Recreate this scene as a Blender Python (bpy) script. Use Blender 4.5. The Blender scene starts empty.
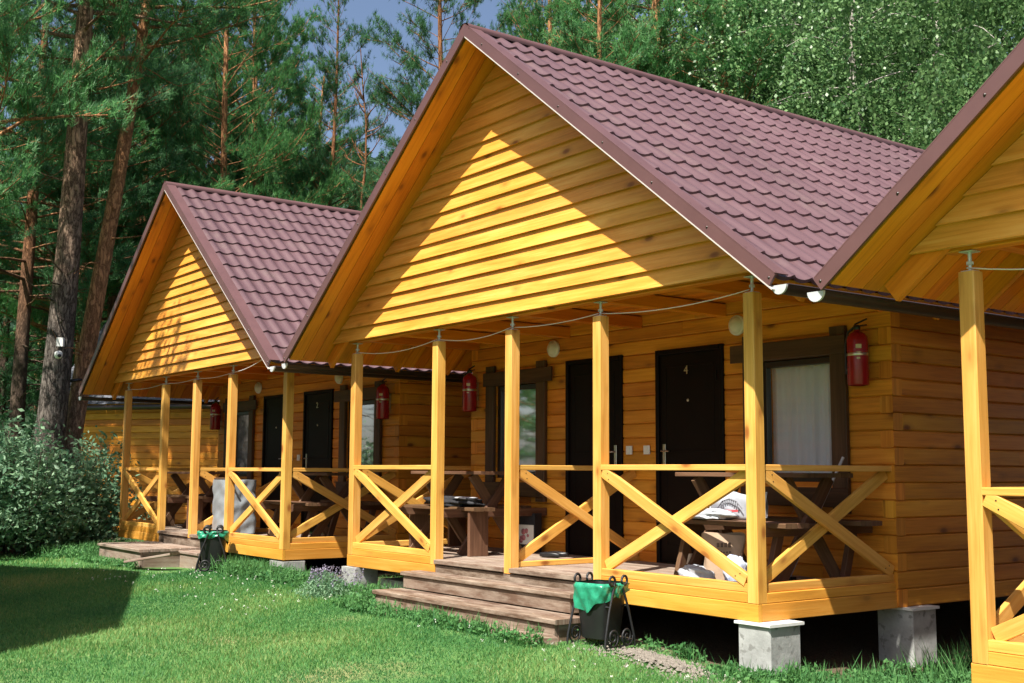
import bpy, math, random
import numpy as np
from mathutils import Vector, Matrix
random.seed(7); rng = np.random.default_rng(7)
S = bpy.context.scene
COL = S.collection
R = math.radians
V = Vector
# ------------------------------------------------------------------ camera frame
CAM = np.array([6.0884, -6.7901, 0.9107]); F = 1181.12
_y, _p, _r = 0.9339, 0.1099, 0.0056
FW = np.array([-math.sin(_y)*math.cos(_p), math.cos(_y)*math.cos(_p), math.sin(_p)])
RT = np.array([math.cos(_y), math.sin(_y), 0.0]); UP = np.cross(RT, FW)
RT2 = RT*math.cos(_r)+UP*math.sin(_r); UP2 = -RT*math.sin(_r)+UP*math.cos(_r)
def at(u, d):
    """ground position that stands in direction u at distance d from the camera"""
    fh = np.array([-math.sin(_y), math.cos(_y), 0]); p = CAM+fh*d+RT*(u-512)/F*d
    return float(p[0]), float(p[1])

# ------------------------------------------------------------------ mesh builder
def sstep(t):
    t = np.clip(t, 0, 1); return t*t*(3-2*t)
def ground_z(x, y):
    x = np.asarray(x, float); y = np.asarray(y, float)
    z = -0.455 - 0.15*sstep((x+2.2)/2.4)*sstep((y+3.0)/3.0)
    z = z - 0.04*sstep((y+0.1)/0.6)*sstep((x+7.2)/1.0)*sstep((1.5-x)/1.0)
    z = z + 0.018*np.sin(x*1.3+1)*np.cos(y*1.7) + 0.012*np.sin(x*3.1+y*2.3)
    far = np.hypot(x+5, y)
    return z + 0.35*sstep((far-25)/60)
class MB:
    def __init__(s): s.v=[]; s.f=[]; s.uv=[]; s.rnd=[]; s.sm=[]
    def face(s, pts, uvs=None, rnd=None, smooth=False):
        b=len(s.v); s.v += [tuple(p) for p in pts]; s.f.append(tuple(range(b,b+len(pts))))
        s.uv += (uvs if uvs else [(p[0],p[1]) for p in pts]); s.rnd.append(random.random() if rnd is None else rnd); s.sm.append(smooth)
    def idx(s, vs, fs, uvs, rnd=None, smooth=True):
        b=len(s.v); s.v += [tuple(p) for p in vs]; rnd = random.random() if rnd is None else rnd
        for f in fs:
            s.f.append(tuple(b+i for i in f)); s.uv += [uvs[i] for i in f]; s.rnd.append(rnd); s.sm.append(smooth)
    def beam(s, p0, p1, w, h, up=(0,0,1), ch=0.004, rnd=None, top=None):
        """timber from p0 to p1, w across, h along up; grain runs along it"""
        p0,p1=V(p0),V(p1); d=(p1-p0); L=d.length; d.normalize(); up=V(up); up=(up-d*up.dot(d)).normalized(); sd=d.cross(up)
        w2,h2=w/2,h/2; c=min(ch,w2*.6,h2*.6)
        prof=[(-w2+c,-h2),(w2-c,-h2),(w2,-h2+c),(w2,h2-c),(w2-c,h2),(-w2+c,h2),(-w2,h2-c),(-w2,-h2+c)]
        acc=[0]
        for i in range(8):
            a,b=prof[i],prof[(i+1)%8]; acc.append(acc[-1]+math.hypot(a[0]-b[0],a[1]-b[1]))
        uo,vo=random.random()*60,random.random()*60; rnd=random.random() if rnd is None else rnd
        A=[p0+sd*a+up*b for a,b in prof]; B=[p1+sd*a+up*b for a,b in prof]
        for i in range(8):
            j=(i+1)%8
            s.face([A[i],A[j],B[j],B[i]],[(uo,vo+acc[i]),(uo,vo+acc[i+1]),(uo+L,vo+acc[i+1]),(uo+L,vo+acc[i])],rnd)
        s.face(A[::-1],[(uo+b*.3,vo+a*3) for a,b in prof[::-1]],rnd); s.face(B,[(uo+b*.3,vo+a*3) for a,b in prof],rnd)
        return s
    def box(s,x0,x1,y0,y1,z0,z1,axis='x',ch=.003,rnd=None):
        cx,cy,cz=(x0+x1)/2,(y0+y1)/2,(z0+z1)/2
        if axis=='x': s.beam((x0,cy,cz),(x1,cy,cz),y1-y0,z1-z0,(0,0,1),ch,rnd)
        elif axis=='y': s.beam((cx,y0,cz),(cx,y1,cz),x1-x0,z1-z0,(0,0,1),ch,rnd)
        else: s.beam((cx,cy,z0),(cx,cy,z1),y1-y0,x1-x0,(1,0,0),ch,rnd)
        return s
    def prism(s, poly, y0, y1, ud=(1,0), rnd=None):
        """xz polygon extruded along y; grain along ud"""
        n=len(poly); l=math.hypot(*ud); ud=(ud[0]/l,ud[1]/l); uo,vo=random.random()*60,random.random()*60
        rnd=random.random() if rnd is None else rnd
        def q(p): return p[0]*ud[0]+p[1]*ud[1]+uo, -p[0]*ud[1]+p[1]*ud[0]+vo
        A=[(p[0],y0,p[1]) for p in poly]; B=[(p[0],y1,p[1]) for p in poly]; Q=[q(p) for p in poly]
        area=sum(poly[i][0]*poly[(i+1)%n][1]-poly[(i+1)%n][0]*poly[i][1] for i in range(n))
        if area<0: A,B,Q=A[::-1],B[::-1],Q[::-1]
        s.face(A,Q,rnd); s.face(B[::-1],Q[::-1],rnd)
        for i in range(n):
            j=(i+1)%n; d=y1-y0
            s.face([A[j],A[i],B[i],B[j]],[Q[j],Q[i],(Q[i][0],Q[i][1]+d),(Q[j][0],Q[j][1]+d)],rnd)
        return s
    def tube(s, path, rad, n=8, cap=True, rnd=None, smooth=True):
        path=[V(p) for p in path]; m=len(path); rad=[rad]*m if np.isscalar(rad) else rad
        t0=(path[1]-path[0]).normalized(); a=V((0,0,1)) if abs(t0.z)<.9 else V((1,0,0)); u=t0.cross(a).normalized()
        vs=[];uv=[];acc=0;uo=random.random()*30
        for i,p in enumerate(path):
            t=(path[min(i+1,m-1)]-path[max(i-1,0)]).normalized(); u=(u-t*u.dot(t)).normalized(); w=t.cross(u)
            if i: acc+=(p-path[i-1]).length
            for k in range(n+1):
                an=2*math.pi*k/n; vs.append(p+(u*math.cos(an)+w*math.sin(an))*rad[i]); uv.append((acc+uo,k/n*2*math.pi*rad[i]))
        fs=[]
        for i in range(m-1):
            for k in range(n):
                a_=i*(n+1)+k; fs.append((a_,a_+1,a_+n+2,a_+n+1))
        s.idx(vs,fs,uv,rnd,smooth)
        if cap:
            s.face(vs[:n][::-1],None,rnd); s.face(vs[-n-1:-1],None,rnd)
        return s
    def lathe(s, prof, c=(0,0,0), ax='z', n=20, rnd=None, smooth=True):
        vs=[];uv=[]
        for i,(r,h) in enumerate(prof):
            for k in range(n+1):
                a=2*math.pi*k/n; p=(r*math.cos(a),r*math.sin(a),h)
                if ax=='y': p=(r*math.cos(a),-h,r*math.sin(a))
                vs.append((c[0]+p[0],c[1]+p[1],c[2]+p[2])); uv.append((k/n,h))
        fs=[(i*(n+1)+k,i*(n+1)+k+1,(i+1)*(n+1)+k+1,(i+1)*(n+1)+k) for i in range(len(prof)-1) for k in range(n)]
        s.idx(vs,fs,uv,rnd,smooth); return s
    def grid(s, fn, nu, nv, rnd=None, smooth=True):
        vs=[];uv=[]
        for i in range(nu+1):
            for j in range(nv+1):
                p=fn(i/nu,j/nv); vs.append(p); uv.append((i/nu,j/nv))
        fs=[(i*(nv+1)+j,(i+1)*(nv+1)+j,(i+1)*(nv+1)+j+1,i*(nv+1)+j+1) for i in range(nu) for j in range(nv)]
        s.idx(vs,fs,uv,rnd,smooth); return s
    def mesh(s, name, mat):
        me=bpy.data.meshes.new(name); me.from_pydata(s.v,[],s.f)
        uvl=me.uv_layers.new(name='UVMap'); uvl.data.foreach_set('uv',np.array(s.uv,np.float32).ravel())
        a=me.attributes.new('rnd','FLOAT','FACE'); a.data.foreach_set('value',np.array(s.rnd,np.float32))
        me.polygons.foreach_set('use_smooth',np.array(s.sm,bool)); me.materials.append(mat); me.update(); return me
    def build(s, name, mat, parent=None, loc=None):
        o=bpy.data.objects.new(name,s.mesh(name,mat)); COL.objects.link(o)
        if parent: o.parent=parent
        if loc: o.location=loc
        return o
def fast_mesh(name, verts, nper, mat, rnd):
    """many loose triangles / quads straight from arrays"""
    verts=np.asarray(verts,np.float32).reshape(-1,3); n=len(verts); nf=n//nper
    me=bpy.data.meshes.new(name); me.vertices.add(n); me.vertices.foreach_set('co',verts.ravel())
    me.loops.add(n); me.loops.foreach_set('vertex_index',np.arange(n,dtype=np.int32))
    me.polygons.add(nf); me.polygons.foreach_set('loop_start',np.arange(0,n,nper,dtype=np.int32)); 
    a=me.attributes.new('rnd','FLOAT','FACE'); a.data.foreach_set('value',np.asarray(rnd,np.float32))
    me.materials.append(mat); me.update(calc_edges=True); return me
def tag(o,label=None,cat=None,group=None,kind=None):
    if label: o['label']=label
    if cat: o['category']=cat
    if group: o['group']=group
    if kind: o['kind']=kind
    return o
def empty(name,loc,rz=0,label=None,cat=None,group=None):
    o=bpy.data.objects.new(name,None); COL.objects.link(o); o.location=loc; o.rotation_euler=(0,0,rz); o.empty_display_size=.2
    return tag(o,label,cat,group)
def copy_tree(o,parent=None):
    c=o.copy(); COL.objects.link(c); c.parent=parent
    for ch in list(o.children): copy_tree(ch,c)
    return c

# ------------------------------------------------------------------ materials
def nodes(name):
    m=bpy.data.materials.new(name); m.use_nodes=True; nt=m.node_tree; b=nt.nodes['Principled BSDF']
    def N(t,**k):
        n=nt.nodes.new(t)
        for a,v in k.items():
            if a in ('operation','blend_type','data_type','noise_dimensions','feature','attribute_name','attribute_type','wave_type','bands_direction'): setattr(n,a,v)
            else: n.inputs[a].default_value=v
        return n
    return m,nt,b,N,nt.links.new
def ramp(N,stops):
    r=N('ShaderNodeValToRGB'); cr=r.color_ramp
    while len(cr.elements)<len(stops): cr.elements.new(.5)
    for e,(p,c) in zip(cr.elements,stops): e.position=p; e.color=(*c,1) if len(c)==3 else c
    return r
def wood(name,dark,mid,light,knot=None,rough=.42,tone=.3,weather=None,chips=None):
    m,nt,b,N,L=nodes(name); uv=N('ShaderNodeTexCoord').outputs['UV']
    def mp(sx,sy):
        k=N('ShaderNodeMapping'); k.inputs['Scale'].default_value=(sx,sy,1); L(uv,k.inputs['Vector']); return k.outputs[0]
    g=N('ShaderNodeTexNoise',Scale=1,Detail=7,Roughness=.65,Distortion=.5); L(mp(1.6,42),g.inputs['Vector'])
    br=N('ShaderNodeTexNoise',Scale=1,Detail=3,Distortion=.3); L(mp(.9,7),br.inputs['Vector'])
    ad=N('ShaderNodeMath',operation='ADD'); L(g.outputs[0],ad.inputs[0]); L(br.outputs[0],ad.inputs[1])
    hf=N('ShaderNodeMath',operation='MULTIPLY'); hf.inputs[1].default_value=.5; L(ad.outputs[0],hf.inputs[0])
    cr=ramp(N,[(.36,dark),(.5,mid),(.62,light)]); L(hf.outputs[0],cr.inputs[0]); col=cr.outputs[0]
    at_=N('ShaderNodeAttribute',attribute_name='rnd')
    mr=N('ShaderNodeMapRange'); mr.inputs['To Min'].default_value=1-tone*.75; mr.inputs['To Max'].default_value=1+tone*.5; L(at_.outputs['Fac'],mr.inputs['Value'])
    hs=N('ShaderNodeHueSaturation'); L(mr.outputs[0],hs.inputs['Value']); L(col,hs.inputs['Color'])
    mr2=N('ShaderNodeMapRange'); mr2.inputs['To Min'].default_value=.5-.04*tone; mr2.inputs['To Max'].default_value=.5+.022*tone
    wn=N('ShaderNodeTexWhiteNoise',noise_dimensions='1D'); L(at_.outputs['Fac'],wn.inputs['W']); L(wn.outputs['Value'],mr2.inputs['Value']); L(mr2.outputs[0],hs.inputs['Hue']); col=hs.outputs[0]
    def over(c,fac,colr):
        x=N('ShaderNodeMix',data_type='RGBA'); L(fac,x.inputs[0]); L(c,x.inputs[6]); x.inputs[7].default_value=(*colr,1); return x.outputs[2]
    if knot:
        vo=N('ShaderNodeTexVoronoi',Scale=1,Randomness=.9); L(mp(2.6,5.5),vo.inputs['Vector'])
        sep=N('ShaderNodeSeparateColor'); L(vo.outputs['Color'],sep.inputs[0])
        gt=N('ShaderNodeMath',operation='GREATER_THAN'); gt.inputs[1].default_value=.34; L(sep.outputs[0],gt.inputs[0])
        kr=ramp(N,[(.05,(1,1,1)),(.11,(.8,.8,.8)),(.17,(.3,.3,.3)),(.32,(0,0,0))]); L(vo.outputs['Distance'],kr.inputs[0])
        mu=N('ShaderNodeMath',operation='MULTIPLY'); L(kr.outputs[0],mu.inputs[0]); L(gt.outputs[0],mu.inputs[1]); col=over(col,mu.outputs[0],knot)
    if weather:
        w=N('ShaderNodeTexNoise',Scale=1,Detail=5,Roughness=.7); L(mp(2.2,9),w.inputs['Vector'])
        wr=ramp(N,[(.42,(0,0,0)),(.66,(1,1,1))]); L(w.outputs[0],wr.inputs[0]); col=over(col,wr.outputs[0],weather)
    if chips:
        w=N('ShaderNodeTexNoise',Scale=1,Detail=4,Roughness=.6); L(mp(9,16),w.inputs['Vector'])
        wr=ramp(N,[(.70,(0,0,0)),(.73,(1,1,1))]); L(w.outputs[0],wr.inputs[0]); col=over(col,wr.outputs[0],chips)
    L(col,b.inputs['Base Color']); b.inputs['Roughness'].default_value=rough; b.inputs['Specular IOR Level'].default_value=.35
    bp=N('ShaderNodeBump',Strength=.4,Distance=.004); L(g.outputs[0],bp.inputs['Height']); L(bp.outputs[0],b.inputs['Normal'])
    return m
def plain(name,col,rough=.5,metal=0,var=.12,scale=8,bump=0,spec=.5,spots=None):
    m,nt,b,N,L=nodes(name); tc=N('ShaderNodeTexCoord').outputs['Object']
    n=N('ShaderNodeTexNoise',Scale=scale,Detail=6,Roughness=.65); L(tc,n.inputs['Vector'])
    lo=tuple(c*(1-var) for c in col); hi=tuple(min(1,c*(1+var)) for c in col)
    cr=ramp(N,[(.3,lo),(.7,hi)]); L(n.outputs[0],cr.inputs[0]); out=cr.outputs[0]
    if spots:
        v=N('ShaderNodeTexNoise',Scale=spots[1],Detail=3); L(tc,v.inputs['Vector']); sr=ramp(N,[(spots[2],(0,0,0)),(spots[2]+.06,(1,1,1))]); L(v.outputs[0],sr.inputs[0])
        x=N('ShaderNodeMix',data_type='RGBA'); L(sr.outputs[0],x.inputs[0]); L(out,x.inputs[6]); x.inputs[7].default_value=(*spots[0],1); out=x.outputs[2]
    L(out,b.inputs['Base Color']); b.inputs['Roughness'].default_value=rough; b.inputs['Metallic'].default_value=metal; b.inputs['Specular IOR Level'].default_value=spec
    if bump:
        bp=N('ShaderNodeBump',Strength=bump,Distance=.01); L(n.outputs[0],bp.inputs['Height']); L(bp.outputs[0],b.inputs['Normal'])
    return m
def leafmat(name,dark,light,trans=.35,rough=.6,spec=.25,mid=None):
    m,nt,b,N,L=nodes(name); a=N('ShaderNodeAttribute',attribute_name='rnd'); cr=ramp(N,[(0,dark),(1,light)] if not mid else [(0,dark),(.5,mid),(1,light)]); L(a.outputs['Fac'],cr.inputs[0])
    L(cr.outputs[0],b.inputs['Base Color']); b.inputs['Roughness'].default_value=rough; b.inputs['Specular IOR Level'].default_value=spec
    t=N('ShaderNodeBsdfTranslucent'); L(cr.outputs[0],t.inputs['Color']); mx=N('ShaderNodeMixShader',Fac=trans)
    L(b.outputs[0],mx.inputs[1]); L(t.outputs[0],mx.inputs[2]); L(mx.outputs[0],nt.nodes['Material Output'].inputs['Surface']); return m
def bark(name,low,high,z0,z1,plate):
    m,nt,b,N,L=nodes(name); tc=N('ShaderNodeTexCoord').outputs['Object']
    mp=N('ShaderNodeMapping'); mp.inputs['Scale'].default_value=(1,1,.28); L(tc,mp.inputs['Vector'])
    v=N('ShaderNodeTexVoronoi',Scale=14,feature='DISTANCE_TO_EDGE'); n=N('ShaderNodeTexNoise',Scale=9,Detail=7,Roughness=.7); L(mp.outputs[0],n.inputs['Vector'])
    ds=N('ShaderNodeMix',data_type='RGBA'); ds.inputs[0].default_value=.25; L(mp.outputs[0],ds.inputs[6]); L(n.outputs['Color'],ds.inputs[7]); L(ds.outputs[2],v.inputs['Vector'])
    sx=N('ShaderNodeSeparateXYZ'); L(tc,sx.inputs[0]); mr=N('ShaderNodeMapRange'); mr.inputs['From Min'].default_value=z0; mr.inputs['From Max'].default_value=z1
    nz=N('ShaderNodeTexNoise',Scale=1.6,Detail=4); L(tc,nz.inputs['Vector']); a=N('ShaderNodeMath',operation='MULTIPLY_ADD'); L(nz.outputs[0],a.inputs[0]); a.inputs[1].default_value=2.5; L(sx.outputs[2],a.inputs[2]); L(a.outputs[0],mr.inputs['Value'])
    mx=N('ShaderNodeMix',data_type='RGBA'); L(mr.outputs[0],mx.inputs[0]); mx.inputs[6].default_value=(*low,1); mx.inputs[7].default_value=(*high,1)
    cr=ramp(N,[(0,(.18,.15,.14)),(.12,(.75,.72,.7)),(.5,(1.15,1.12,1.1))]); L(v.outputs['Distance'],cr.inputs[0])
    mu=N('ShaderNodeMix',data_type='RGBA',blend_type='MULTIPLY'); mu.inputs[0].default_value=plate; L(mx.outputs[2],mu.inputs[6]); L(cr.outputs[0],mu.inputs[7])
    nr=ramp(N,[(.3,(.5,.5,.5)),(.7,(1.35,1.35,1.35))]); L(n.outputs[0],nr.inputs[0]); m2=N('ShaderNodeMix',data_type='RGBA',blend_type='MULTIPLY'); m2.inputs[0].default_value=.8; L(mu.outputs[2],m2.inputs[6]); L(nr.outputs[0],m2.inputs[7])
    L(m2.outputs[2],b.inputs['Base Color']); b.inputs['Roughness'].default_value=.9; b.inputs['Specular IOR Level'].default_value=.15
    bp=N('ShaderNodeBump',Strength=.9,Distance=.03); L(cr.outputs[0],bp.inputs['Height']); L(bp.outputs[0],b.inputs['Normal']); return m

M={}
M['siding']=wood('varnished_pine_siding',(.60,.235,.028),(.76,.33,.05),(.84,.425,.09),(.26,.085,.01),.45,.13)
M['post']=wood('pale_pine_timber',(.54,.25,.042),(.70,.36,.075),(.79,.45,.12),(.30,.10,.02),.5,.16)
M['log']=wood('honey_log',(.46,.16,.014),(.65,.25,.022),(.74,.32,.038),(.17,.05,.007),.5,.26)
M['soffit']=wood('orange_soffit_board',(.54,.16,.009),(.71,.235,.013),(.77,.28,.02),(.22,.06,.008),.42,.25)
M['fascia']=wood('yellow_painted_fascia',(.50,.215,.025),(.64,.295,.04),(.72,.365,.065),(.36,.16,.03),.48,.15)
M['deck']=wood('grey_brown_deck_board',(.16,.105,.075),(.235,.165,.122),(.31,.235,.18),None,.75,.3,(.33,.27,.22))
M['step']=wood('weathered_brown_step',(.082,.049,.031),(.13,.081,.053),(.185,.122,.085),None,.7,.25,(.31,.245,.19),(.55,.37,.22))
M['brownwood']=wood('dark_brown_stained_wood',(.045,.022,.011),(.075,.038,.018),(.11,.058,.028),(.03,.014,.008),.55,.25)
M['tablewood']=wood('worn_table_wood',(.085,.042,.022),(.135,.07,.036),(.19,.105,.058),(.08,.03,.015),.6,.3)
def tilemat():
    m,nt,b,N,L=nodes('mauve_brown_metal_tile'); tc=N('ShaderNodeTexCoord').outputs['Object']; sx=N('ShaderNodeSeparateXYZ'); L(tc,sx.inputs[0])
    dv=N('ShaderNodeMath',operation='DIVIDE'); dv.inputs[1].default_value=1.14; L(sx.outputs[1],dv.inputs[0]); fl=N('ShaderNodeMath',operation='FLOOR'); L(dv.outputs[0],fl.inputs[0]); wn=N('ShaderNodeTexWhiteNoise',noise_dimensions='1D'); L(fl.outputs[0],wn.inputs['W'])
    mp=N('ShaderNodeMapping'); mp.inputs['Scale'].default_value=(.7,7,.7); L(tc,mp.inputs['Vector']); n=N('ShaderNodeTexNoise',Scale=1.5,Detail=6,Roughness=.65); L(mp.outputs[0],n.inputs['Vector'])
    n2=N('ShaderNodeTexNoise',Scale=2.5,Detail=8,Roughness=.7); L(tc,n2.inputs['Vector'])
    cr=ramp(N,[(.3,(.086,.044,.049)),(.52,(.108,.058,.064)),(.75,(.135,.078,.083))]); L(n.outputs[0],cr.inputs[0]); mr=N('ShaderNodeMapRange'); mr.inputs['To Min'].default_value=.93; mr.inputs['To Max'].default_value=1.08; L(wn.outputs['Value'],mr.inputs['Value'])
    hs=N('ShaderNodeHueSaturation'); L(cr.outputs[0],hs.inputs['Color']); L(mr.outputs[0],hs.inputs['Value'])
    dr=ramp(N,[(.55,(0,0,0)),(.8,(.4,.4,.4))]); L(n2.outputs[0],dr.inputs[0]); x=N('ShaderNodeMix',data_type='RGBA'); L(dr.outputs[0],x.inputs[0]); L(hs.outputs[0],x.inputs[6]); x.inputs[7].default_value=(.17,.135,.11,1); L(x.outputs[2],b.inputs['Base Color'])
    rr=N('ShaderNodeMapRange'); rr.inputs['To Min'].default_value=.3; rr.inputs['To Max'].default_value=.52; L(n2.outputs[0],rr.inputs['Value']); L(rr.outputs[0],b.inputs['Roughness']); b.inputs['Specular IOR Level'].default_value=.6; return m
M['tile']=tilemat()
M['trim']=plain('brown_sheet_metal_trim',(.115,.056,.055),.42,0,.1,3,0,.5)
M['lip']=plain('pale_sheet_metal_lip',(.50,.45,.42),.5,0,.05)
M['gutter']=plain('dark_brown_gutter',(.03,.018,.015),.35,0,.15)
M['zinc']=plain('zinc_steel',(.62,.64,.66),.35,.25,.1)
M['slate']=plain('grey_slate_roof',(.10,.105,.125),.7,0,.35,6,.3)
M['door']=plain('dark_brown_steel_door',(.007,.0035,.003),.5,0,.2,4,0,.12)
M['pvc']=plain('dark_brown_window_frame',(.022,.015,.013),.35,0,.15)
M['red']=plain('red_enamel',(.30,.008,.016),.25,0,.08)
M['black']=plain('black_plastic',(.012,.012,.013),.4,0,.2)
M['iron']=plain('black_wrought_iron',(.02,.02,.022),.5,.3,.3,30,.2)
M['white']=plain('white_plastic',(.78,.77,.74),.4,0,.04)
M['lampglass']=plain('opal_lamp_glass',(.72,.70,.64),.3,0,.04)
M['chrome']=plain('satin_metal',(.55,.52,.48),.35,1,.08)
M['brass']=plain('pale_brass',(.6,.52,.34),.35,.9,.05)
M['concrete']=plain('grey_concrete',(.33,.335,.325),.95,0,.28,5,.9,.15,((.21,.21,.2),13,.58))
M['whiteboard']=plain('white_painted_board',(.66,.66,.64),.6,0,.06)
M['curtain']=plain('white_curtain',(.84,.88,.92),.85,0,.04,2)
M['greenbag']=plain('green_plastic_bag',(.025,.26,.15),.25,0,.4,11,.8,.7)
M['greysheet']=plain('grey_plastic_sheet',(.25,.28,.305),.36,0,.18,3,.2,.6)
M['whitebag']=plain('white_plastic_bag',(.38,.40,.44),.45,0,.14,9,.2)
M['bluebag']=plain('blue_white_plastic_bag',(.5,.57,.7),.35,0,.2,5,.2,.5,((.05,.12,.38),9,.56))
M['sack']=plain('brown_paper_sack',(.40,.28,.19),.85,0,.15,6,.4)
M['ink']=plain('dark_print_ink',(.035,.03,.03),.7,0,.2)
M['pinkprint']=plain('pink_print',(.46,.17,.18),.7,0,.35,40)
M['greyprint']=plain('grey_print',(.16,.16,.18),.7,0,.3,30)
M['fadedink']=plain('faded_brown_print',(.13,.085,.06),.85,0,.3,30)
M['redink']=plain('red_print_ink',(.55,.05,.06),.6,0,.3,20)
M['darkcloth']=plain('black_quilted_cloth',(.014,.014,.018),.75,0,.3,20,.4)
M['greycloth']=plain('grey_cloth',(.42,.42,.44),.85,0,.15,15,.3)
M['cable']=plain('white_cable_sheath',(.75,.72,.66),.5,0,.05)
M['soil']=plain('bare_soil',(.10,.075,.05),.95,0,.35,9,.6,.1)
M['gravel']=plain('pale_gravel',(.19,.17,.145),.95,0,.4,30,.8,.1)
M['ketchup']=plain('brown_glass_bottle',(.10,.045,.02),.2,0,.2)
M['labelwhite']=plain('pale_paper_label',(.62,.55,.42),.7,0,.15,40)
def glassmat():
    m,nt,b,N,L=nodes('window_glass'); nt.nodes.remove(b); t=N('ShaderNodeBsdfTransparent'); t.inputs[0].default_value=(.95,.97,.98,1)
    g=N('ShaderNodeBsdfGlossy',Roughness=.03); lw=N('ShaderNodeFresnel',IOR=1.5); a=N('ShaderNodeMath',operation='MULTIPLY_ADD'); a.inputs[1].default_value=.75; a.inputs[2].default_value=.03; L(lw.outputs[0],a.inputs[0])
    mx=N('ShaderNodeMixShader'); L(a.outputs[0],mx.inputs[0]); L(t.outputs[0],mx.inputs[1]); L(g.outputs[0],mx.inputs[2]); L(mx.outputs[0],nt.nodes['Material Output'].inputs['Surface']); return m
M['glass']=glassmat()
def lawnmat():
    m,nt,b,N,L=nodes('lawn_ground'); tc=N('ShaderNodeTexCoord').outputs['Object']
    n=N('ShaderNodeTexNoise',Scale=.9,Detail=6,Roughness=.62); n2=N('ShaderNodeTexNoise',Scale=34,Detail=5,Roughness=.7); L(tc,n.inputs['Vector']); L(tc,n2.inputs['Vector'])
    c1=ramp(N,[(.3,(.05,.14,.04)),(.55,(.10,.20,.06)),(.72,(.23,.22,.10))]); c2=ramp(N,[(.3,(.45,.45,.45)),(.7,(1.5,1.5,1.5))]); L(n.outputs[0],c1.inputs[0]); L(n2.outputs[0],c2.inputs[0])
    mu=N('ShaderNodeMix',data_type='RGBA',blend_type='MULTIPLY'); mu.inputs[0].default_value=1; L(c1.outputs[0],mu.inputs[6]); L(c2.outputs[0],mu.inputs[7])
    # bare earth under and around the cabins (object space: y of the facade line)
    sx=N('ShaderNodeSeparateXYZ'); L(tc,sx.inputs[0]); ns=N('ShaderNodeTexNoise',Scale=1.7,Detail=4); L(tc,ns.inputs['Vector'])
    aa=N('ShaderNodeMath',operation='MULTIPLY_ADD'); L(ns.outputs[0],aa.inputs[0]); aa.inputs[1].default_value=1.3; L(sx.outputs[1],aa.inputs[2])
    rr=N('ShaderNodeMapRange'); rr.inputs['From Min'].default_value=.55; rr.inputs['From Max'].default_value=.85; L(aa.outputs[0],rr.inputs['Value'])
    sr=ramp(N,[(.3,(.07,.05,.032)),(.7,(.15,.115,.08))]); L(n2.outputs[0],sr.inputs[0])
    mx=N('ShaderNodeMix',data_type='RGBA'); L(rr.outputs[0],mx.inputs[0]); L(mu.outputs[2],mx.inputs[6]); L(sr.outputs[0],mx.inputs[7])
    L(mx.outputs[2],b.inputs['Base Color']); b.inputs['Roughness'].default_value=.95; b.inputs['Specular IOR Level'].default_value=.1
    bp=N('ShaderNodeBump',Strength=.6,Distance=.02); L(n2.outputs[0],bp.inputs['Height']); L(bp.outputs[0],b.inputs['Normal']); return m
M['lawn']=lawnmat()
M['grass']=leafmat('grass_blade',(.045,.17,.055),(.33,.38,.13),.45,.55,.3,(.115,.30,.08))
M['weed']=leafmat('weed_leaf',(.035,.14,.045),(.13,.30,.09),.38)
M['pine']=leafmat('pine_needle',(.03,.115,.042),(.14,.36,.105),.42,.5,.3)
M['pine2']=leafmat('grey_green_pine_needle',(.025,.095,.042),(.115,.28,.10),.42,.5,.3)
M['birch']=leafmat('birch_leaf',(.05,.14,.045),(.22,.37,.14),.42,.4,.5)
M['bush']=leafmat('shrub_leaf',(.08,.20,.105),(.28,.44,.26),.38,.5,.35)
M['far']=leafmat('haze_tinted_leaf',(.05,.11,.075),(.12,.21,.14),.3,.7,.1)  # distance haze is put into the leaf colour: pale, bluish, low contrast
M['lavender']=leafmat('lavender_flower',(.16,.14,.22),(.32,.29,.38),.2)
M['clover']=leafmat('white_clover_flower',(.6,.6,.52),(.8,.8,.74),.2)
M['bark_grey']=bark('grey_pine_bark',(.20,.175,.155),(.46,.29,.18),5.0,9.5,.9)
M['bark_orange']=bark('orange_pine_bark',(.30,.24,.20),(.56,.28,.13),2.6,5.2,.7)
M['bark_dark']=bark('brown_pine_bark',(.14,.10,.075),(.34,.16,.075),5,9,.6)
M['birchbark']=bark('white_birch_bark',(.5,.47,.42),(.62,.58,.52),1,3,.35)
M['twig']=plain('grey_brown_twig',(.09,.065,.05),.9,0,.3,6)

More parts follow.
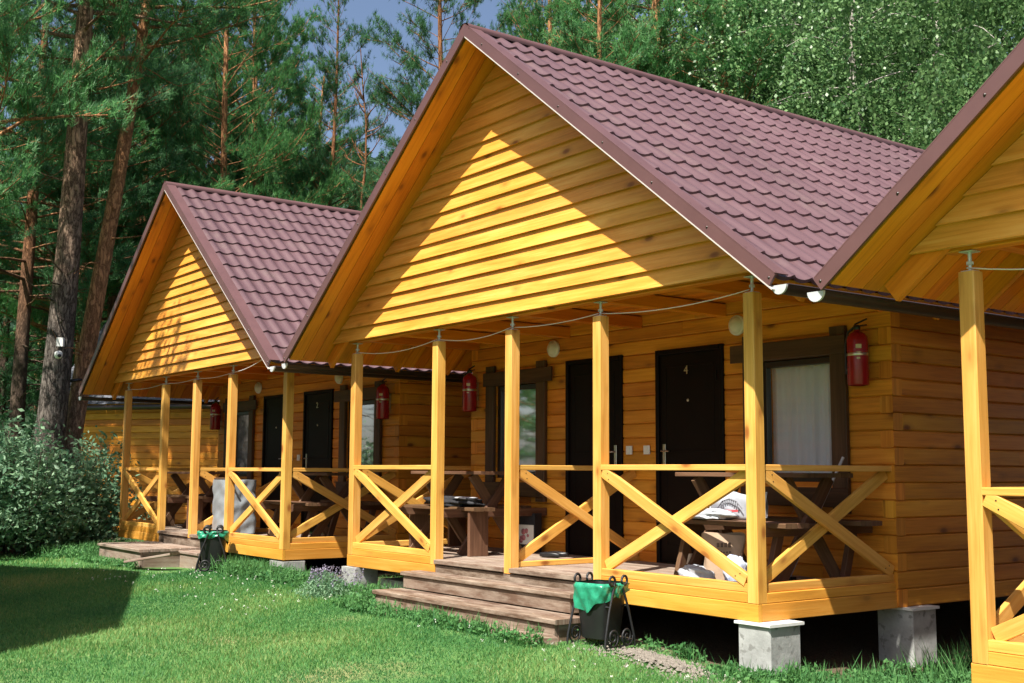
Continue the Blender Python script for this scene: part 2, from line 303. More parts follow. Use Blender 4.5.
# ------------------------------------------------------------------ the cabin (built once, at the middle cabin's place)
XR=-3.1; SL=0.7736; RZ=5.21; HX=3.789; YF=-.577; YB=7.2; D=1.682; YS=-.08; ZS=2.43; ZB=-.056
TH=math.atan(SL); CT,ST=math.cos(TH),math.sin(TH)
def zt(x): return RZ-SL*abs(x-XR)
def slope_poly(sgn, off0, off1, xi=0.0, xo=HX):
    """band of the roof slope between two vertical offsets below the roof line, from ridge to a square-cut eave"""
    def pt(h,off): return (XR+sgn*h, RZ-SL*h-off)
    sh=(off1-off0)*CT*ST
    return [pt(xi,off0),pt(xo,off0),pt(xo-sh,off1),pt(xi,off1)]
def gutter_and_roof(cab):
    for sgn in (-1,1):
        n_row=14; pitch=HX/CT/n_row; per=.19; ny=int((YB-YF)/per*8)
        # metal tile sheet: waves along the eave, one pressed step per row
        ys=np.linspace(YF+.01,YB,ny+1); m=len(ys); b=MB()
        def rowpts(t,lift,r):
            out=[]
            for y in ys:
                ph=2*math.pi*(y-YF)/per; c=math.cos(ph); w=(.5+.5*c)**1.35; tt=t+.016*math.cos(ph+.9); h=.002+.034*w+.022*lift
                out.append((XR+sgn*(tt*CT+h*ST), y, RZ-tt*ST+h*CT-.035))
            return out
        q=[(j,j+1,m+j+1,m+j) for j in range(m-1)]; q=q if sgn<0 else [f[::-1] for f in q]
        for r in range(n_row):
            strip=[rowpts(r*pitch+k*pitch/2,k/2,r) for k in range(3)]
            for k in range(2): pass
            vs=strip[0]+strip[1]+strip[2]; fs=[]
            for k in range(2): fs+=[tuple(a+k*m for a in f) for f in q]
            b.idx(vs,fs,[(p[0],p[1]) for p in vs],.5,True)
            vs=strip[2]+rowpts((r+1)*pitch+.002,-.25,r); b.idx(vs,q,[(p[0],p[1]) for p in vs],.5,False)
        b.build('roof_sheet',M['tile'],cab)
        # slab of battens and boards under the sheet: soffit boards run up the slope
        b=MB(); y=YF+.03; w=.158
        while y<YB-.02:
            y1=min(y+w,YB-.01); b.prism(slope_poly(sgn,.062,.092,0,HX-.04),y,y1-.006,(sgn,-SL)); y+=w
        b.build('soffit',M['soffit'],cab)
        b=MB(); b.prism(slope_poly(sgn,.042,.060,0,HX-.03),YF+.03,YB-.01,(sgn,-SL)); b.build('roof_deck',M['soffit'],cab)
        # barge trim, its upper flange and pale lip
        b=MB(); b.prism(slope_poly(sgn,-.022,.095,0,HX+.045),YF-.016,YF+.004,(sgn,-SL))
        b.prism(slope_poly(sgn,-.034,-.024,0,HX+.045),YF-.016,YF+.125,(sgn,-SL)); tr=b.build('barge_trim',M['trim'],cab)
        if sgn>0: b=MB(); b.prism(slope_poly(sgn,.0955,.107,.01,HX+.02),YF-.018,YF+.02,(sgn,-SL)); b.build('trim_lip',M['lip'],tr)
        for k in range(7):
            h=.3+k*.58; MB().lathe([(0,.006),(.008,.005),(.010,0)],(XR+sgn*h,YF-.016,RZ-SL*h-.035),'y',8).build('screw',M['gutter'],tr)
        # rafters under the soffit at the gable and inside the porch
        b=MB()
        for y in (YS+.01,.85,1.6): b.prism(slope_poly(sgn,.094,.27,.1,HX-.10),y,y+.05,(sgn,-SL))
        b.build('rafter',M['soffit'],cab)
        # gutter: half round along the eave
        gx=XR+sgn*(HX+.055); gz=RZ-SL*HX-.085; rad=.062; b=MB()
        def gf(u,v): a=math.pi*(1+v); return (gx+rad*math.cos(a),YF+.03+u*(YB-YF-.03),gz+rad*math.sin(a))
        b.grid(gf,1,12,.5)
        def gf2(u,v): a=math.pi*(1+v); return (gx+(rad-.004)*math.cos(a),YF+.03+u*(YB-YF-.03),gz+(rad-.004)*math.sin(a))
        b.grid(gf2,1,12,.5); b.tube([(gx+sgn*rad,YF+.03,gz),(gx+sgn*rad,YB,gz)],.007,6); g=b.build('gutter',M['gutter'],cab)
        b=MB(); pts=[(gx+(rad+.003)*math.cos(math.pi*(1+k/12)),gz+(rad+.003)*math.sin(math.pi*(1+k/12))) for k in range(13)]
        b.prism(pts,YF+.012,YF+.029); b.build('end_cap',M['zinc'],g)
    b=MB()
    def rf(u,v):
        a=math.pi*(-.12+1.24*v); return (XR-.085*math.cos(a),YF-.02+u*(YB-YF+.03),RZ-.03+.062*math.sin(a))
    b.grid(rf,30,10,.5); b.build('ridge_cap',M['trim'],cab)
OPEN=[(-4.31,-3.36,-.3,2.166),(-2.84,-1.89,-.3,2.166),(-5.67,-4.83,.79,1.95),(-1.44,-.59,.79,1.95)]
def walls(cab,ywall=D):
    b=MB(); H=.1462; z=-.185; i=0; X0,X1=-6.22,.02; T=.13
    while z<2.72:
        z1=z+H-.002
        cuts=[(a,c) for a,c,lo,hi in OPEN if min(hi,z1)-max(lo,z)>.5*H]; cuts.sort()
        # front wall
        xs0=X0 if i%2==0 else X0+T+.001; xs1=X1 if i%2==0 else X1-T-.001; x=xs0
        for a,c in cuts+[(xs1,None)]:
            if a-x>.05:
                segs=[(x,a)]
                if a-x>1.0 and random.random()<.3: k=x+(a-x)*random.uniform(.35,.65); segs=[(x,k-.001),(k+.001,a)]
                for s0,s1 in segs: b.box(s0,s1,ywall+random.uniform(-.003,.003),ywall+T,z,z1,'x',.012)
            if c is not None: x=c
        # side walls, joints alternate at the corner
        ya=ywall if i%2==1 else ywall+T+.001; yb=6.75
        for xa,xb in ((X1-T,X1),(X0,X0+T)):
            zz1=min(z1,zt(X1)-.12) if z<zt(X1)-.16 else None
            if zz1 and zz1>z+.03:
                k=random.uniform(3,5.5); e=random.uniform(-.002,.002)
                b.box(xa+e,xb+e,ya,k-.001,z,zz1,'y',.012); b.box(xa+e,xb+e,k+.001,yb,z,zz1,'y',.012)
        b.box(X0+T+.001,X1-T-.001,yb-T,yb,z,z1,'x',.012); z+=H; i+=1
    b.build('log_wall',M['log'],cab)
def siding(cab):
    b=MB(); z=ZS; H=.150; front=[]
    lim=lambda zz: max(0,(RZ-.094-zz)/SL)
    while z<RZ-.16:
        z1=min(z+H,RZ-.105); h0,h1=lim(z)-.002,lim(z1)-.002; rnd=random.random()
        uo,vo=random.random()*50,random.random()*50
        P=[(XR-h0,YS-.038,z),(XR+h0,YS-.038,z),(XR+h1,YS-.006,z1),(XR-h1,YS-.006,z1)]
        B=[(XR-h0,YS+.006,z),(XR+h0,YS+.006,z)]
        b.face(P,[(p[0]+uo,p[2]+vo) for p in P],rnd); b.face([B[0],B[1],P[1],P[0]],[(P[0][0]+uo,vo),(P[1][0]+uo,vo),(P[1][0]+uo,vo+.03),(P[0][0]+uo,vo+.03)],rnd)
        z+=H
    b.build('gable_siding',M['siding'],cab)
    for tri_,ya,yb in (([(XR-lim(ZS)-.02,ZS+.004),(XR+lim(ZS)+.02,ZS+.004),(XR,RZ-.14)],YS+.008,YS+.03),([(XR-3.5,2.3),(XR+3.5,2.3),(XR,RZ-.2)],6.65,6.7)): MB().prism(tri_,ya,yb).build('gable_backing',M['soffit'],cab)
    b=MB(); b.box(-6.42,.22,YS+.095,YS+.215,2.425,2.56,'x',.006); b.build('gable_beam',M['soffit'],cab)
    b=MB()
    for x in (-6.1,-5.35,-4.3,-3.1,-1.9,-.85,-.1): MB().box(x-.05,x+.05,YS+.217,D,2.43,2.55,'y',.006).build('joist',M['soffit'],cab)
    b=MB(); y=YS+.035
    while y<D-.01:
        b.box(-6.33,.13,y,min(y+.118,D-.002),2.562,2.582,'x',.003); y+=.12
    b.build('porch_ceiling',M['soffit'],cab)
PX=[-6.2,-4.418,-3.1,-1.782,0.0]; PW=.106
def porch(cab):
    for i,x in enumerate(PX):
        p=MB().beam((x-PW/2,PW/2,ZB),(x-PW/2,PW/2,2.29),PW,PW,(1,0,0),.006).build('post',M['post'],cab)
        b=MB(); c=(x-PW/2,PW/2); b.tube([(*c,2.30),(*c,2.42)],.0125,8); b.box(c[0]-.04,c[0]+.04,c[1]-.04,c[1]+.04,2.291,2.298); b.box(c[0]-.045,c[0]+.045,c[1]-.045,c[1]+.045,2.413,2.421)
        b.lathe([(.024,2.335),(.024,2.355)],(*c,0),'z',6,None,False); b.build('jack_bolt',M['zinc'],p)
    def railing(p0,p1,front,low=0.02,lowh=.065):
        """p0->p1: bay between two posts, rails and an X of two braces"""
        p0,p1=V(p0),V(p1); d=(p1-p0).normalized(); n=V((d.y,-d.x,0)); up=V((0,0,1))
        r=MB().beam(p0+up*.953,p1+up*.953,.085,.048,(0,0,1),.005).build('railing',M['post'],cab)
        MB().beam(p0+up*(low+lowh/2),p1+up*(low+lowh/2),.07,lowh,(0,0,1),.004).build('bottom_rail',M['post'],r)
        za,zb=low+lowh+.03,.905; i=.035
        for (a,b_,o) in (((p1-d*i)+up*za,(p0+d*i)+up*zb,.021),((p0+d*i)+up*za,(p1-d*i)+up*zb,-.021)):
            dd=(b_-a).normalized(); MB().beam(a+n*o-dd*.02,b_+n*o+dd*.02,.098,.04,n,.004).build('brace',M['post'],r)
            for e_ in (.05,.085) if o>0 else ():
                for w_,sg in ((a,1),(b_,-1)):
                    c_=w_+dd*sg*e_+n*(o+.0205)+(n.cross(dd))*(.02 if e_>.06 else -.02); MB().tube([c_-n*.003,c_+n*.0015],.0055,7).build('screw',M['gutter'],r)
    yc=.045
    railing((PX[0],yc,0),(PX[1]-PW,yc,0),1); railing((PX[3],yc,0),(PX[4]-PW,yc,0),1)
    for x in (PX[0],PX[4]): railing((x-PW/2,PW,0),(x-PW/2,D,0),0)
    railing((PX[2]-PW/2,PW,0),(PX[2]-PW/2,D,0),0,.002,.05)
    # deck
    b=MB(); y=.012
    while y<D:
        y1=min(y+.142,D-.002); xs=sorted([-6.27,-6.27+random.uniform(1.2,3),-2.9+random.uniform(0,1.5),-.05])
        for a,c in zip(xs[:-1],xs[1:]): b.box(a+.002,c-.002,y,y1-.006,-.042,random.uniform(-.002,.001),'x',.004)
        y+=.142
    b.build('deck_board',M['deck'],cab)
    # fascia boards of the railed bays and the sides, brown nosing over the steps
    for xa,xb in ((PX[0]-PW-.004,PX[1]),(PX[3]-PW,PX[4]+.004)):
        f=MB().box(xa,xb,.0,.04,-.19,ZB-.004,'x',.005).build('fascia',M['fascia'],cab)
        MB().box(xa+PW+.006,xb-PW-.006 if xb<-1 else xb-PW-.006,.004,.042,ZB-.002,.018,'x',.005).build('upper_board',M['fascia'],f)
    for xa,xb in ((-.04,.004),(-6.31,-6.266)):
        f=MB().box(xa,xb,.042,D+.02,-.19,ZB-.004,'y',.005).build('fascia',M['fascia'],cab)
        MB().box(xa+.004,xb-.004,PW+.002,D-.002,ZB-.002,.018,'y',.005).build('upper_board',M['fascia'],f)
    b=MB(); xa,xb=PX[1]+.002,PX[3]-PW-.002; b.box(xa,PX[2]-PW-.002,-.02,.010,-.046,-.002,'x',.005); b.box(PX[2]+.002,xb,-.02,.010,-.046,-.002,'x',.005); b.box(xa,xb,.006,.04,-.19,-.058,'x',.005)
    b.build('deck_nosing',M['step'],cab)
    for y in (.3,1.0,1.55): MB().box(-6.2,-.05,y,y+.1,-.18,-.046,'x',.005).build('deck_joist',M['brownwood'],cab)
def openings(cab):
    doors=[]
    for (x0,x1,_,z1) in OPEN[:2]:
        b=MB(); w=.05
        for a,c in ((x0,x0+w),(x1-w,x1)): b.box(a,c,D-.028,D+.09,0.002,z1,'z',.008)
        b.box(x0+w,x1-w,D-.028,D+.09,z1-w,z1,'x',.008); b.box(x0+w,x1-w,D-.004,D+.06,.012,z1-w-.004,'z',.004); b.box(x0+w,x1-w,D-.026,D-.006,.002,.010)
        # pressed panel borders
        for a,c,e,f_ in ((x0+.13,x1-.13,.18,.98),(x0+.13,x1-.13,1.12,2.0)):
            for k in ((a,a+.02,e,f_),(c-.02,c,e,f_)): b.box(k[0],k[1],D-.008,D-.001,k[2],k[3],'z',.003)
            b.box(a+.02,c-.02,D-.008,D-.001,e,e+.02); b.box(a+.02,c-.02,D-.008,D-.001,f_-.02,f_)
        d=b.build('door',M['door'],cab); doors.append(d)
    # handles beside the switches between the two doors
    for d,x,s in ((doors[0],-3.36-.115,-1),(doors[1],-2.84+.115,1)):
        b=MB(); b.box(x-.02,x+.02,D-.014,D-.005,.99,1.2,'z',.004); b.tube([(x,D-.014,1.13),(x,D-.055,1.13),(x+s*.02,D-.06,1.13),(x+s*.12,D-.06,1.128)],.009,8); b.lathe([(0,.004),(.011,.003),(.012,0)],(x,D-.014,1.03),'y',10)
        b.build('handle',M['chrome'],d)
    for d,x in ((doors[0],-3.835),(doors[1],-2.386)):
        MB().lathe([(0,.010),(.010,.010),(.016,0)],(x,D-.004,1.637),'y',14).build('peephole',M['chrome'],d)
        for zz in (.35,1.86):
            b=MB(); b.tube([(x+ (.42 if d is doors[1] else -.42),D-.034,zz-.05),(x+(.42 if d is doors[1] else -.42),D-.034,zz+.05)],.009,8)
            b.build('hinge',M['door'],d)
    for k,(x0,x1,z0,z1) in enumerate(OPEN[2:]):
        b=MB(); w=.075
        for a,c in ((x0,x0+w),(x1-w*.6,x1)): b.box(a,c,D+.012,D+.08,z0,z1,'z',.006)
        b.box(x0+w,x1-w*.6,D+.012,D+.08,z1-.06,z1,'x',.006); b.box(x0+w,x1-w*.6,D+.012,D+.08,z0,z0+.09,'x',.006)
        win=b.build('window',M['pvc'],cab)
        b=MB(); b.box(x0+w,x1-w*.6,D+.045,D+.052,z0+.09,z1-.06); b.build('glass',M['glass'],win)
        b=MB(); ph=random.random()*6
        def cf(u,v): x=x0+.04+u*(x1-x0-.08); return (x,D+.115+.026*math.sin(u*34+ph+.6*math.sin(v*3))+.01*math.sin(u*90),z0+.02+v*(z1-z0-.04))
        b.grid(cf,90,8,.5); b.build('curtain',M['curtain'],win)
        b=MB(); b.box(x0,x1,D+.4,D+.42,z0,z1); b.box(x0-.1,x1+.1,D+.131,D+.14,z0-.3,z0); b.build('dark_room_backing',M['brownwood'],win)  # dark boards stand in for the shade of the unlit room
        b=MB(); e=.17
        for a,c in ((x0-e,x0-.004),(x1+.004,x1+e)): b.box(a,c,D-.055,D-.006,z0-.22,z1+.25,'z',.006)
        b.box(x0-e-.13 if k else x0-e-.02,x1+e+.02 if k else x1+e+.16,D-.078,D-.057,z1+.003,z1+.17,'x',.006)
        b.box(x0-e-.02,x1+e+.02,D-.078,D-.057,z0-.17,z0-.003,'x',.006); b.box(x0-.003,x1+.003,D-.05,D+.012,z1+.002,z1+.16,'x',.004); b.box(x0-.003,x1+.003,D-.05,D+.012,z0-.16,z0-.002,'x',.004)
        b.build('window_trim',M['brownwood'],win)
    return doors
CAB_OFF={'mid':(0,0,0),'left':(-7.8486,-.0853,-.0308),'right':(8.2497,-.3128,-.1432)}
mid=empty('log_cabin',(0,0,0))
gutter_and_roof(mid); walls(mid); siding(mid); porch(mid); openings(mid)
left=copy_tree(mid); left.location=CAB_OFF['left']; right=copy_tree(mid); right.location=CAB_OFF['right']
tag(mid,'yellow log cabin in the middle, large sunlit gable and wide porch above brown steps','cabin','gabled log cabins in a row')
tag(left,'smaller looking log cabin beside the pines, gable dappled with tree shade','cabin','gabled log cabins in a row')
tag(right,'log cabin cut by the right edge, gable in shade above a pale corner post','cabin','gabled log cabins in a row')
def digit(cab,ch,x,z):
    d=[c for c in cab.children if c.name.startswith('door')]; d.sort(key=lambda o:sum(v.co.x for v in o.data.vertices)/len(o.data.vertices)); d=d[-1]
    cu=bpy.data.curves.new('door_number','FONT'); cu.body=ch; cu.size=.125; cu.extrude=.003; cu.align_x='CENTER'
    t=bpy.data.objects.new('tmp',cu); COL.objects.link(t); bpy.context.view_layer.update()
    me=bpy.data.meshes.new_from_object(t.evaluated_get(bpy.context.evaluated_depsgraph_get())); bpy.data.objects.remove(t)
    me.transform(Matrix.Translation((x,D-.011,z))@Matrix.Rotation(math.pi/2,4,'X')); me.materials.clear(); me.materials.append(M['brass'])
    o=bpy.data.objects.new('door_number',me); COL.objects.link(o); o.parent=d
digit(mid,'4',-2.40,1.90); digit(left,'2',-2.40,1.90)

# wall lamps, switches, extinguishers
def place(o,cab,x,y,z): c=CAB_OFF[cab]; o.location=(c[0]+x,c[1]+y,c[2]+z); return o
def make_lamp():
    t=empty('wall_lamp',(0,0,0)); MB().lathe([(0,.03),(.095,.03),(.098,.02),(.098,0)],(0,0,0),'y',24).build('lamp_base',M['white'],t)
    MB().lathe([(0,.075),(.04,.070),(.07,.055),(.083,.031)],(0,0,0),'y',24).build('lamp_shade',M['lampglass'],t); return t
lamp=make_lamp()
for i,(cab,x,lab) in enumerate((('mid',-4.536,'round white wall lamp between the left window and left door of the middle cabin'),('mid',-1.70,'round white wall lamp beside the corner post, right of door four'),('left',-4.536,'round white wall lamp over the dark left doorway of the left cabin'),('left',-1.70,'round white wall lamp right of door two on the left cabin'))):
    o=lamp if i==0 else copy_tree(lamp); place(o,cab,x,D-.004,2.325); tag(o,lab,'lamp','round porch wall lamps')
def make_switch():
    t=empty('light_switch',(0,0,0)); MB().box(-.045,.045,-.022,0,-.045,.045,'z',.006).build('switch_plate',M['white'],t); MB().box(-.024,.024,-.028,-.0225,-.03,.03,'z',.003).build('rocker',M['white'],t); return t
sw=make_switch(); i=0
for cab,cn in (('mid','middle'),('left','left')):
    for x,side,dn in ((-3.25,'left','left'),(-2.98,'right','right')):
        o=sw if i==0 else copy_tree(sw); i+=1; place(o,cab,x,D-.004,1.145); tag(o,f'small white switch box nearest the {dn} door, between the doors of the {cn} cabin','switch','white switch boxes between the doors')
def make_ext():
    t=empty('fire_extinguisher',(0,0,0)); MB().lathe([(.06,-.245),(.088,-.24),(.09,-.23),(.09,.14),(.084,.175),(.06,.205),(.03,.22),(.024,.235)],(0,-.12,0),'z',24).build('cylinder',M['red'],t)
    b=MB(); b.lathe([(.026,.236),(.03,.25),(.03,.275),(.0,.28)],(0,-.12,0),'z',12); b.beam((-.02,-.12,.285),(.10,-.12,.32),.022,.012); b.beam((-.02,-.12,.265),(.095,-.12,.27),.022,.01); b.build('valve',M['black'],t)
    b=MB(); b.tube([(-.03,-.12,.26),(-.085,-.135,.22),(-.105,-.15,.1),(-.10,-.15,-.05),(-.096,-.15,-.14)],[.011]*4+[.016],8); b.build('hose',M['black'],t)
    b=MB()
    for (a0,z0,w_,h_) in ((-62,.07,30,.035),(-60,.02,26,.02),(-58,-.02,18,.015),(-140,-.12,10,.02)):
        def lf(u,v): a=R(a0+w_*u); return (.0915*math.cos(a),-.12+.0915*math.sin(a),z0+v*h_)
        b.grid(lf,6,1,.5)
    b.build('paper_label',M['labelwhite'],t)
    b=MB(); b.lathe([(.091,-.02),(.093,-.015),(.093,.0),(.091,.005)],(0,-.12,.03),'z',20); b.box(-.03,.03,-.03,0,-.1,.12,'z',.003); b.build('bracket',M['chrome'],t); return t
ex=make_ext()
for i,(cab,x,lab) in enumerate((('mid',-.229,'red fire extinguisher on the wall corner right of the window beside door four'),('mid',-6.08,'red fire extinguisher at the left wall corner of the middle cabin'),('left',-.229,'red fire extinguisher by the window of the left cabin, seen past a post'),('left',-6.08,'red fire extinguisher at far wall corner of the left cabin'))):
    o=ex if i==0 else copy_tree(ex); place(o,cab,x,D-.004,1.90); tag(o,lab,'fire extinguisher','red fire extinguishers on the log walls')

# white cables strung from bolt to bolt
def cable(cab,pts,label):
    c=CAB_OFF[cab]; path=[]
    for (a,b,sag) in pts:
        a,b=V(a),V(b)
        for k in range(13):
            t=k/12; p=a.lerp(b,t); p.z-=sag*4*t*(1-t); path.append(p)
    o=MB().tube(path,.0045,5).build('cable',M['cable'],None,c); tag(o,label,'cable','white cables along the porch posts')
bolt=[(x-PW/2-.016,PW/2-.014,2.318) for x in PX]
cable('mid',[(bolt[0],bolt[1],.07),(bolt[1],bolt[2],.06),(bolt[2],bolt[3],.03),(bolt[3],bolt[4],.05)],'thin white cable sagging between the posts of the middle cabin')
cable('left',[(bolt[0],bolt[1],.04),(bolt[1],bolt[2],.03),(bolt[2],bolt[3],.03),(bolt[3],(-.1,-.3,2.36),.03)],'thin white cable along the post tops of the left cabin')
cable('right',[(bolt[0],bolt[1],.09),(bolt[1],bolt[2],.06)],'thin white cable dropping right from the corner post of the right cabin')

# concrete foundation blocks
def block(x0,x1,y0,y1,z1,label,board=None,tilt=0,mat='concrete'):
    xc,yc=(x0+x1)/2,(y0+y1)/2; z0=float(ground_z(xc,yc))-.1
    t=empty('concrete_block',(xc,yc,z0),tilt,label,'concrete block','concrete blocks under the cabins')
    b=MB(); n=10; w,d,h=(x1-x0)/2,(y1-y0)/2,z1-z0
    b.beam((0,0,0),(0,0,h),2*d,2*w,(1,0,0),.014); b.build('block_body',M[mat],t)
    if board: b=MB(); b.box(-w-.015,w+.02,-d-.02,d+.015,h+.002,h+.024,'x',.003); b.build('packing_board',M['whiteboard'],t)
block(-.19,.125,-.02,.33,-.216,'pale sunlit concrete block under the front corner of the middle cabin',True)
block(-.26,.09,1.76,2.10,-.212,'shaded grey concrete block below the side wall of the middle cabin',True)
block(-6.34,-6.02,-.06,.26,-.195,'low pale block beneath the left front post of the middle cabin')
block(-5.75,-5.1,.12,.42,-.30,'low broken block in the dark gap under the left railing')
block(-8.2,-7.80,-.10,.22,-.24,'rough white block under the right corner of the left cabin')
block(8.2497-8.2497+1.93,2.27,-.36,-.06,-.36,'white topped block under the corner post at the right edge',True)

# steps of the middle cabin
st=empty('porch_steps',(-3.1,-.4,-.5),0,'brown wooden porch steps with chipped paint in front of the middle cabin','steps')
O=V((-3.1,-.4,-.5))
def rel(b_args): return b_args
def sbox(name,boxes,mat,parent,org):
    b=MB()
    for (x0,x1,y0,y1,z0,z1,ax) in boxes: b.box(x0-org[0],x1-org[0],y0-org[1],y1-org[1],z0-org[2],z1-org[2],ax,.006)
    return b.build(name,M[mat],parent)
sbox('tread',[(-4.69,-1.89,-.255,-.135,-.170,-.13,'x'),(-4.69,-1.89,-.130,-.004,-.170,-.13,'x')],'step',st,O)
sbox('riser',[(-4.66,-1.92,-.232,-.20,-.298,-.172,'x')],'step',st,O)
sbox('tread',[(-4.67,-1.66,-.60,-.44,-.342,-.30,'x'),(-4.67,-1.66,-.435,-.25,-.342,-.30,'x')],'step',st,O)
sbox('riser',[(-4.64,-1.70,-.575,-.545,-.475,-.344,'x')],'step',st,O)
for q in ((-4.655,-4.61,-.54,-.02,-.52,-.344,'y'),(-1.735,-1.69,-.54,-.02,-.52,-.344,'y'),(-4.655,-4.61,-.195,-.02,-.30,-.172,'y'),(-1.96,-1.91,-.195,-.02,-.30,-.172,'y')): sbox('stringer',[q],'step',st,O)
b=MB(); z=-.425
pl=[(-4.66,-.578),(-1.72,-.578),(-1.55,-.66),(-1.62,-.80),(-4.62,-.86)]
me=MB(); top=[(x+3.1,y+.4,z+.5) for x,y in pl]; bot=[(x+3.1,y+.4,z+.44) for x,y in pl]
me.face(top[::-1],[(p[0],p[1]*1.0) for p in top[::-1]],.4); me.face(bot,[(p[0],p[1]) for p in bot],.4)
for i in range(5):
    j=(i+1)%5; me.face([top[i],top[j],bot[j],bot[i]],[(top[i][0],0),(top[j][0],0),(top[j][0],.06),(top[i][0],.06)],.3)
me.build('ground_plank',M['step'],st)

# platform before the left cabin
pf=empty('wooden_platform',(-11.3,-.55,-.45),0,'low weathered wooden platform before the entrance of the left cabin','platform'); O2=V((-11.3,-.55,-.45))
sbox('platform_board',[(-12.3,-10.45,-1.02+k*.15,-1.02+k*.15+.144,-.24,-.20,'x') for k in range(6)]+[(-10.445,-9.75,-.45+k*.15,-.45+k*.15+.144,-.27,-.23,'x') for k in range(2)],'deck',pf,O2)
sbox('skirt_board',[(-12.28,-10.47,-.99,-.96,-.47,-.243,'x'),(-10.50,-10.47,-.955,-.15,-.47,-.243,'y'),(-12.28,-12.25,-.955,-.15,-.47,-.243,'y'),(-10.44,-9.77,-.43,-.40,-.47,-.273,'x')],'deck',pf,O2)
b=MB(); b.beam((.9,-.62,.10),(1.45,-.18,.22),.26,.03,(0,0,1),.004); b.build('ramp_plank',M['deck'],pf)

# trash bins: tapered bucket in a scrolled iron frame with a green liner
def make_bin(ph=0.0,drop=.13):
    t=empty('trash_bin',(0,0,0)); h=.46
    b=MB()
    def tp(z): s=.115+.055*z/h; return s
    def bk(u,v):
        z=.06+v*(h-.06); s=tp(z); a=2*math.pi*u; c,s_=math.cos(a),math.sin(a); k=(abs(c)**5+abs(s_)**5)**(-1/5); return (s*1.05*c*k,s*s_*k,z)
    b.grid(bk,36,6,.5); b.face([bk(i/36,0) for i in range(36)][::-1]); 
    def bk2(u,v): p=bk(u,1-v*.9); return (p[0]*.95,p[1]*.95,p[2])
    b.grid(bk2,36,3,.5); b.build('bucket',M['black'],t)
    fr=MB()
    for sx in (-1,1):
        for sy in (-1,1):
            # leg: from a foot outside up to a curl at the rim
            x0=.21*sx
            path=[(x0*.98,sy*.185,0.0),(x0*.97,sy*.175,.08),(x0*.93,sy*.12,.27),(x0*.9,sy*.055,.44),(x0*.9,sy*.04,.49)]
            for k in range(11):
                a=R(-10+k*30); path.append((x0*.9,sy*(.075-.035*math.cos(a)),.49+.035*math.sin(a)))
            fr.tube(path,.0105,7)
            # spiral scroll near the foot
            sp=[]
            for k in range(30):
                a=k/29*3.6*math.pi; r=.075*(1-k/29*.8); sp.append((x0*.98,sy*(.085)+sy*r*math.cos(a),.08+r*math.sin(a)*-1))
            fr.tube(sp,.009,6)
        fr.tube([(sx*.2,-.16,.012),(sx*.2,.16,.012)],.007,6)
    for sy in (-1,1): fr.tube([(-.2,sy*.11,.3),(.2,sy*.11,.3)],.007,6)
    fr.build('iron_frame',M['iron'],t)
    b=MB()
    def lg(u,v):
        a=2*math.pi*u; c,s_=math.cos(a),math.sin(a); k=(abs(c)**5+abs(s_)**5)**(-1/5); z=h+.012-v*(.07+drop*(.5+.5*math.cos(a+1.75+ph))**2+.018*math.sin(3*a+1.0+ph)+.012*math.sin(7*a+ph)); s=tp(min(z,h))+.014+.010*v*math.sin(6*a+v*3+ph)+.005*math.sin(11*a-v*6)+.002*math.sin(23*a+v*9)
        if v<.12: s-=.02*(1-v/.12)
        return (s*1.05*c*k,s*s_*k,z)
    b.grid(lg,110,16,.5)
    b.build('bin_liner',M['greenbag'],t); return t
bn=make_bin(); bn.location=(-1.40,-.33,float(ground_z(-1.40,-.33))); bn.rotation_euler=(0,0,R(8)); bn.scale=(1,1,1.08); tag(bn,'black bin with green liner in a scrolled iron frame beside the brown steps','trash bin','trash bins in iron frames')
b2=make_bin(2.4,.09); b2.location=(-9.28,-.42,float(ground_z(-9.28,-.42))); b2.rotation_euler=(0,0,R(-24)); b2.scale=(1.12,1.12,1.12); tag(b2,'black bin with green liner at the end of the low wooden platform','trash bin','trash bins in iron frames')

# picnic tables and benches on the porches
def make_table():
    t=empty('picnic_table',(0,0,0)); L=1.45
    b=MB()
    for k in range(4): b.box(-L/2,L/2,-.30+k*.152,-.30+k*.152+.146,.878,.915,'x',.005)
    b.build('tabletop',M['tablewood'],t)
    for x in (-.5,.5):
        for s in (-1,1): MB().beam((x+.025*s,-.42*s,.0),(x+.025*s,.24*s,.875),.04,.11,(0,1,0),.004).build('leg',M['tablewood'],t)
        MB().beam((x+.07,-.72,.46),(x+.07,.72,.46),.04,.09,(0,0,1),.004).build('cross_beam',M['tablewood'],t)
    return t
def make_bench(plank):
    t=empty('wooden_bench',(0,0,0)); b=MB()
    for k in range(2): b.box(-.72,.72,-.14+k*.143,-.14+k*.143+.138,.485,.525,'x',.005)
    b.build('seat',M['tablewood'],t)
    if plank:
        for x in (-.60,.60): MB().box(x-.02,x+.02,-.125,.125,0.002,.483,'z',.004).build('leg',M['tablewood'],t)
    else:
        for x in (-.5,.5): MB().beam((x,-.10,.002),(x,.05,.483),.05,.08,(0,1,0),.004).build('leg',M['tablewood'],t)
    return t
tb=make_table(); bench_kind={'right':make_bench(False),'left':make_bench(True)}; used=set(); n=0
for cab,cn in (('mid','middle'),('left','left')):
    for x,sd in ((-.80,'right'),(-5.25,'left')):
        o=tb if n==0 else copy_tree(tb); place(o,cab,x,.95,0); tag(o,f'brown wooden picnic table behind the {sd} railing of the {cn} cabin porch','table','picnic tables on the porches')
        for y,nm in ((.50 if sd=='right' else .62,'railing'),(1.42,'log wall')):
            q=copy_tree(bench_kind[sd]) if sd in used else bench_kind[sd]; used.add(sd); place(q,cab,x+(.05 if sd=='right' else .12 if nm=='railing' else -.28),y,0)
            tag(q,f'wooden bench on the {nm} side of the {sd} picnic table, {cn} cabin porch','bench','wooden benches on the porches')
        n+=1

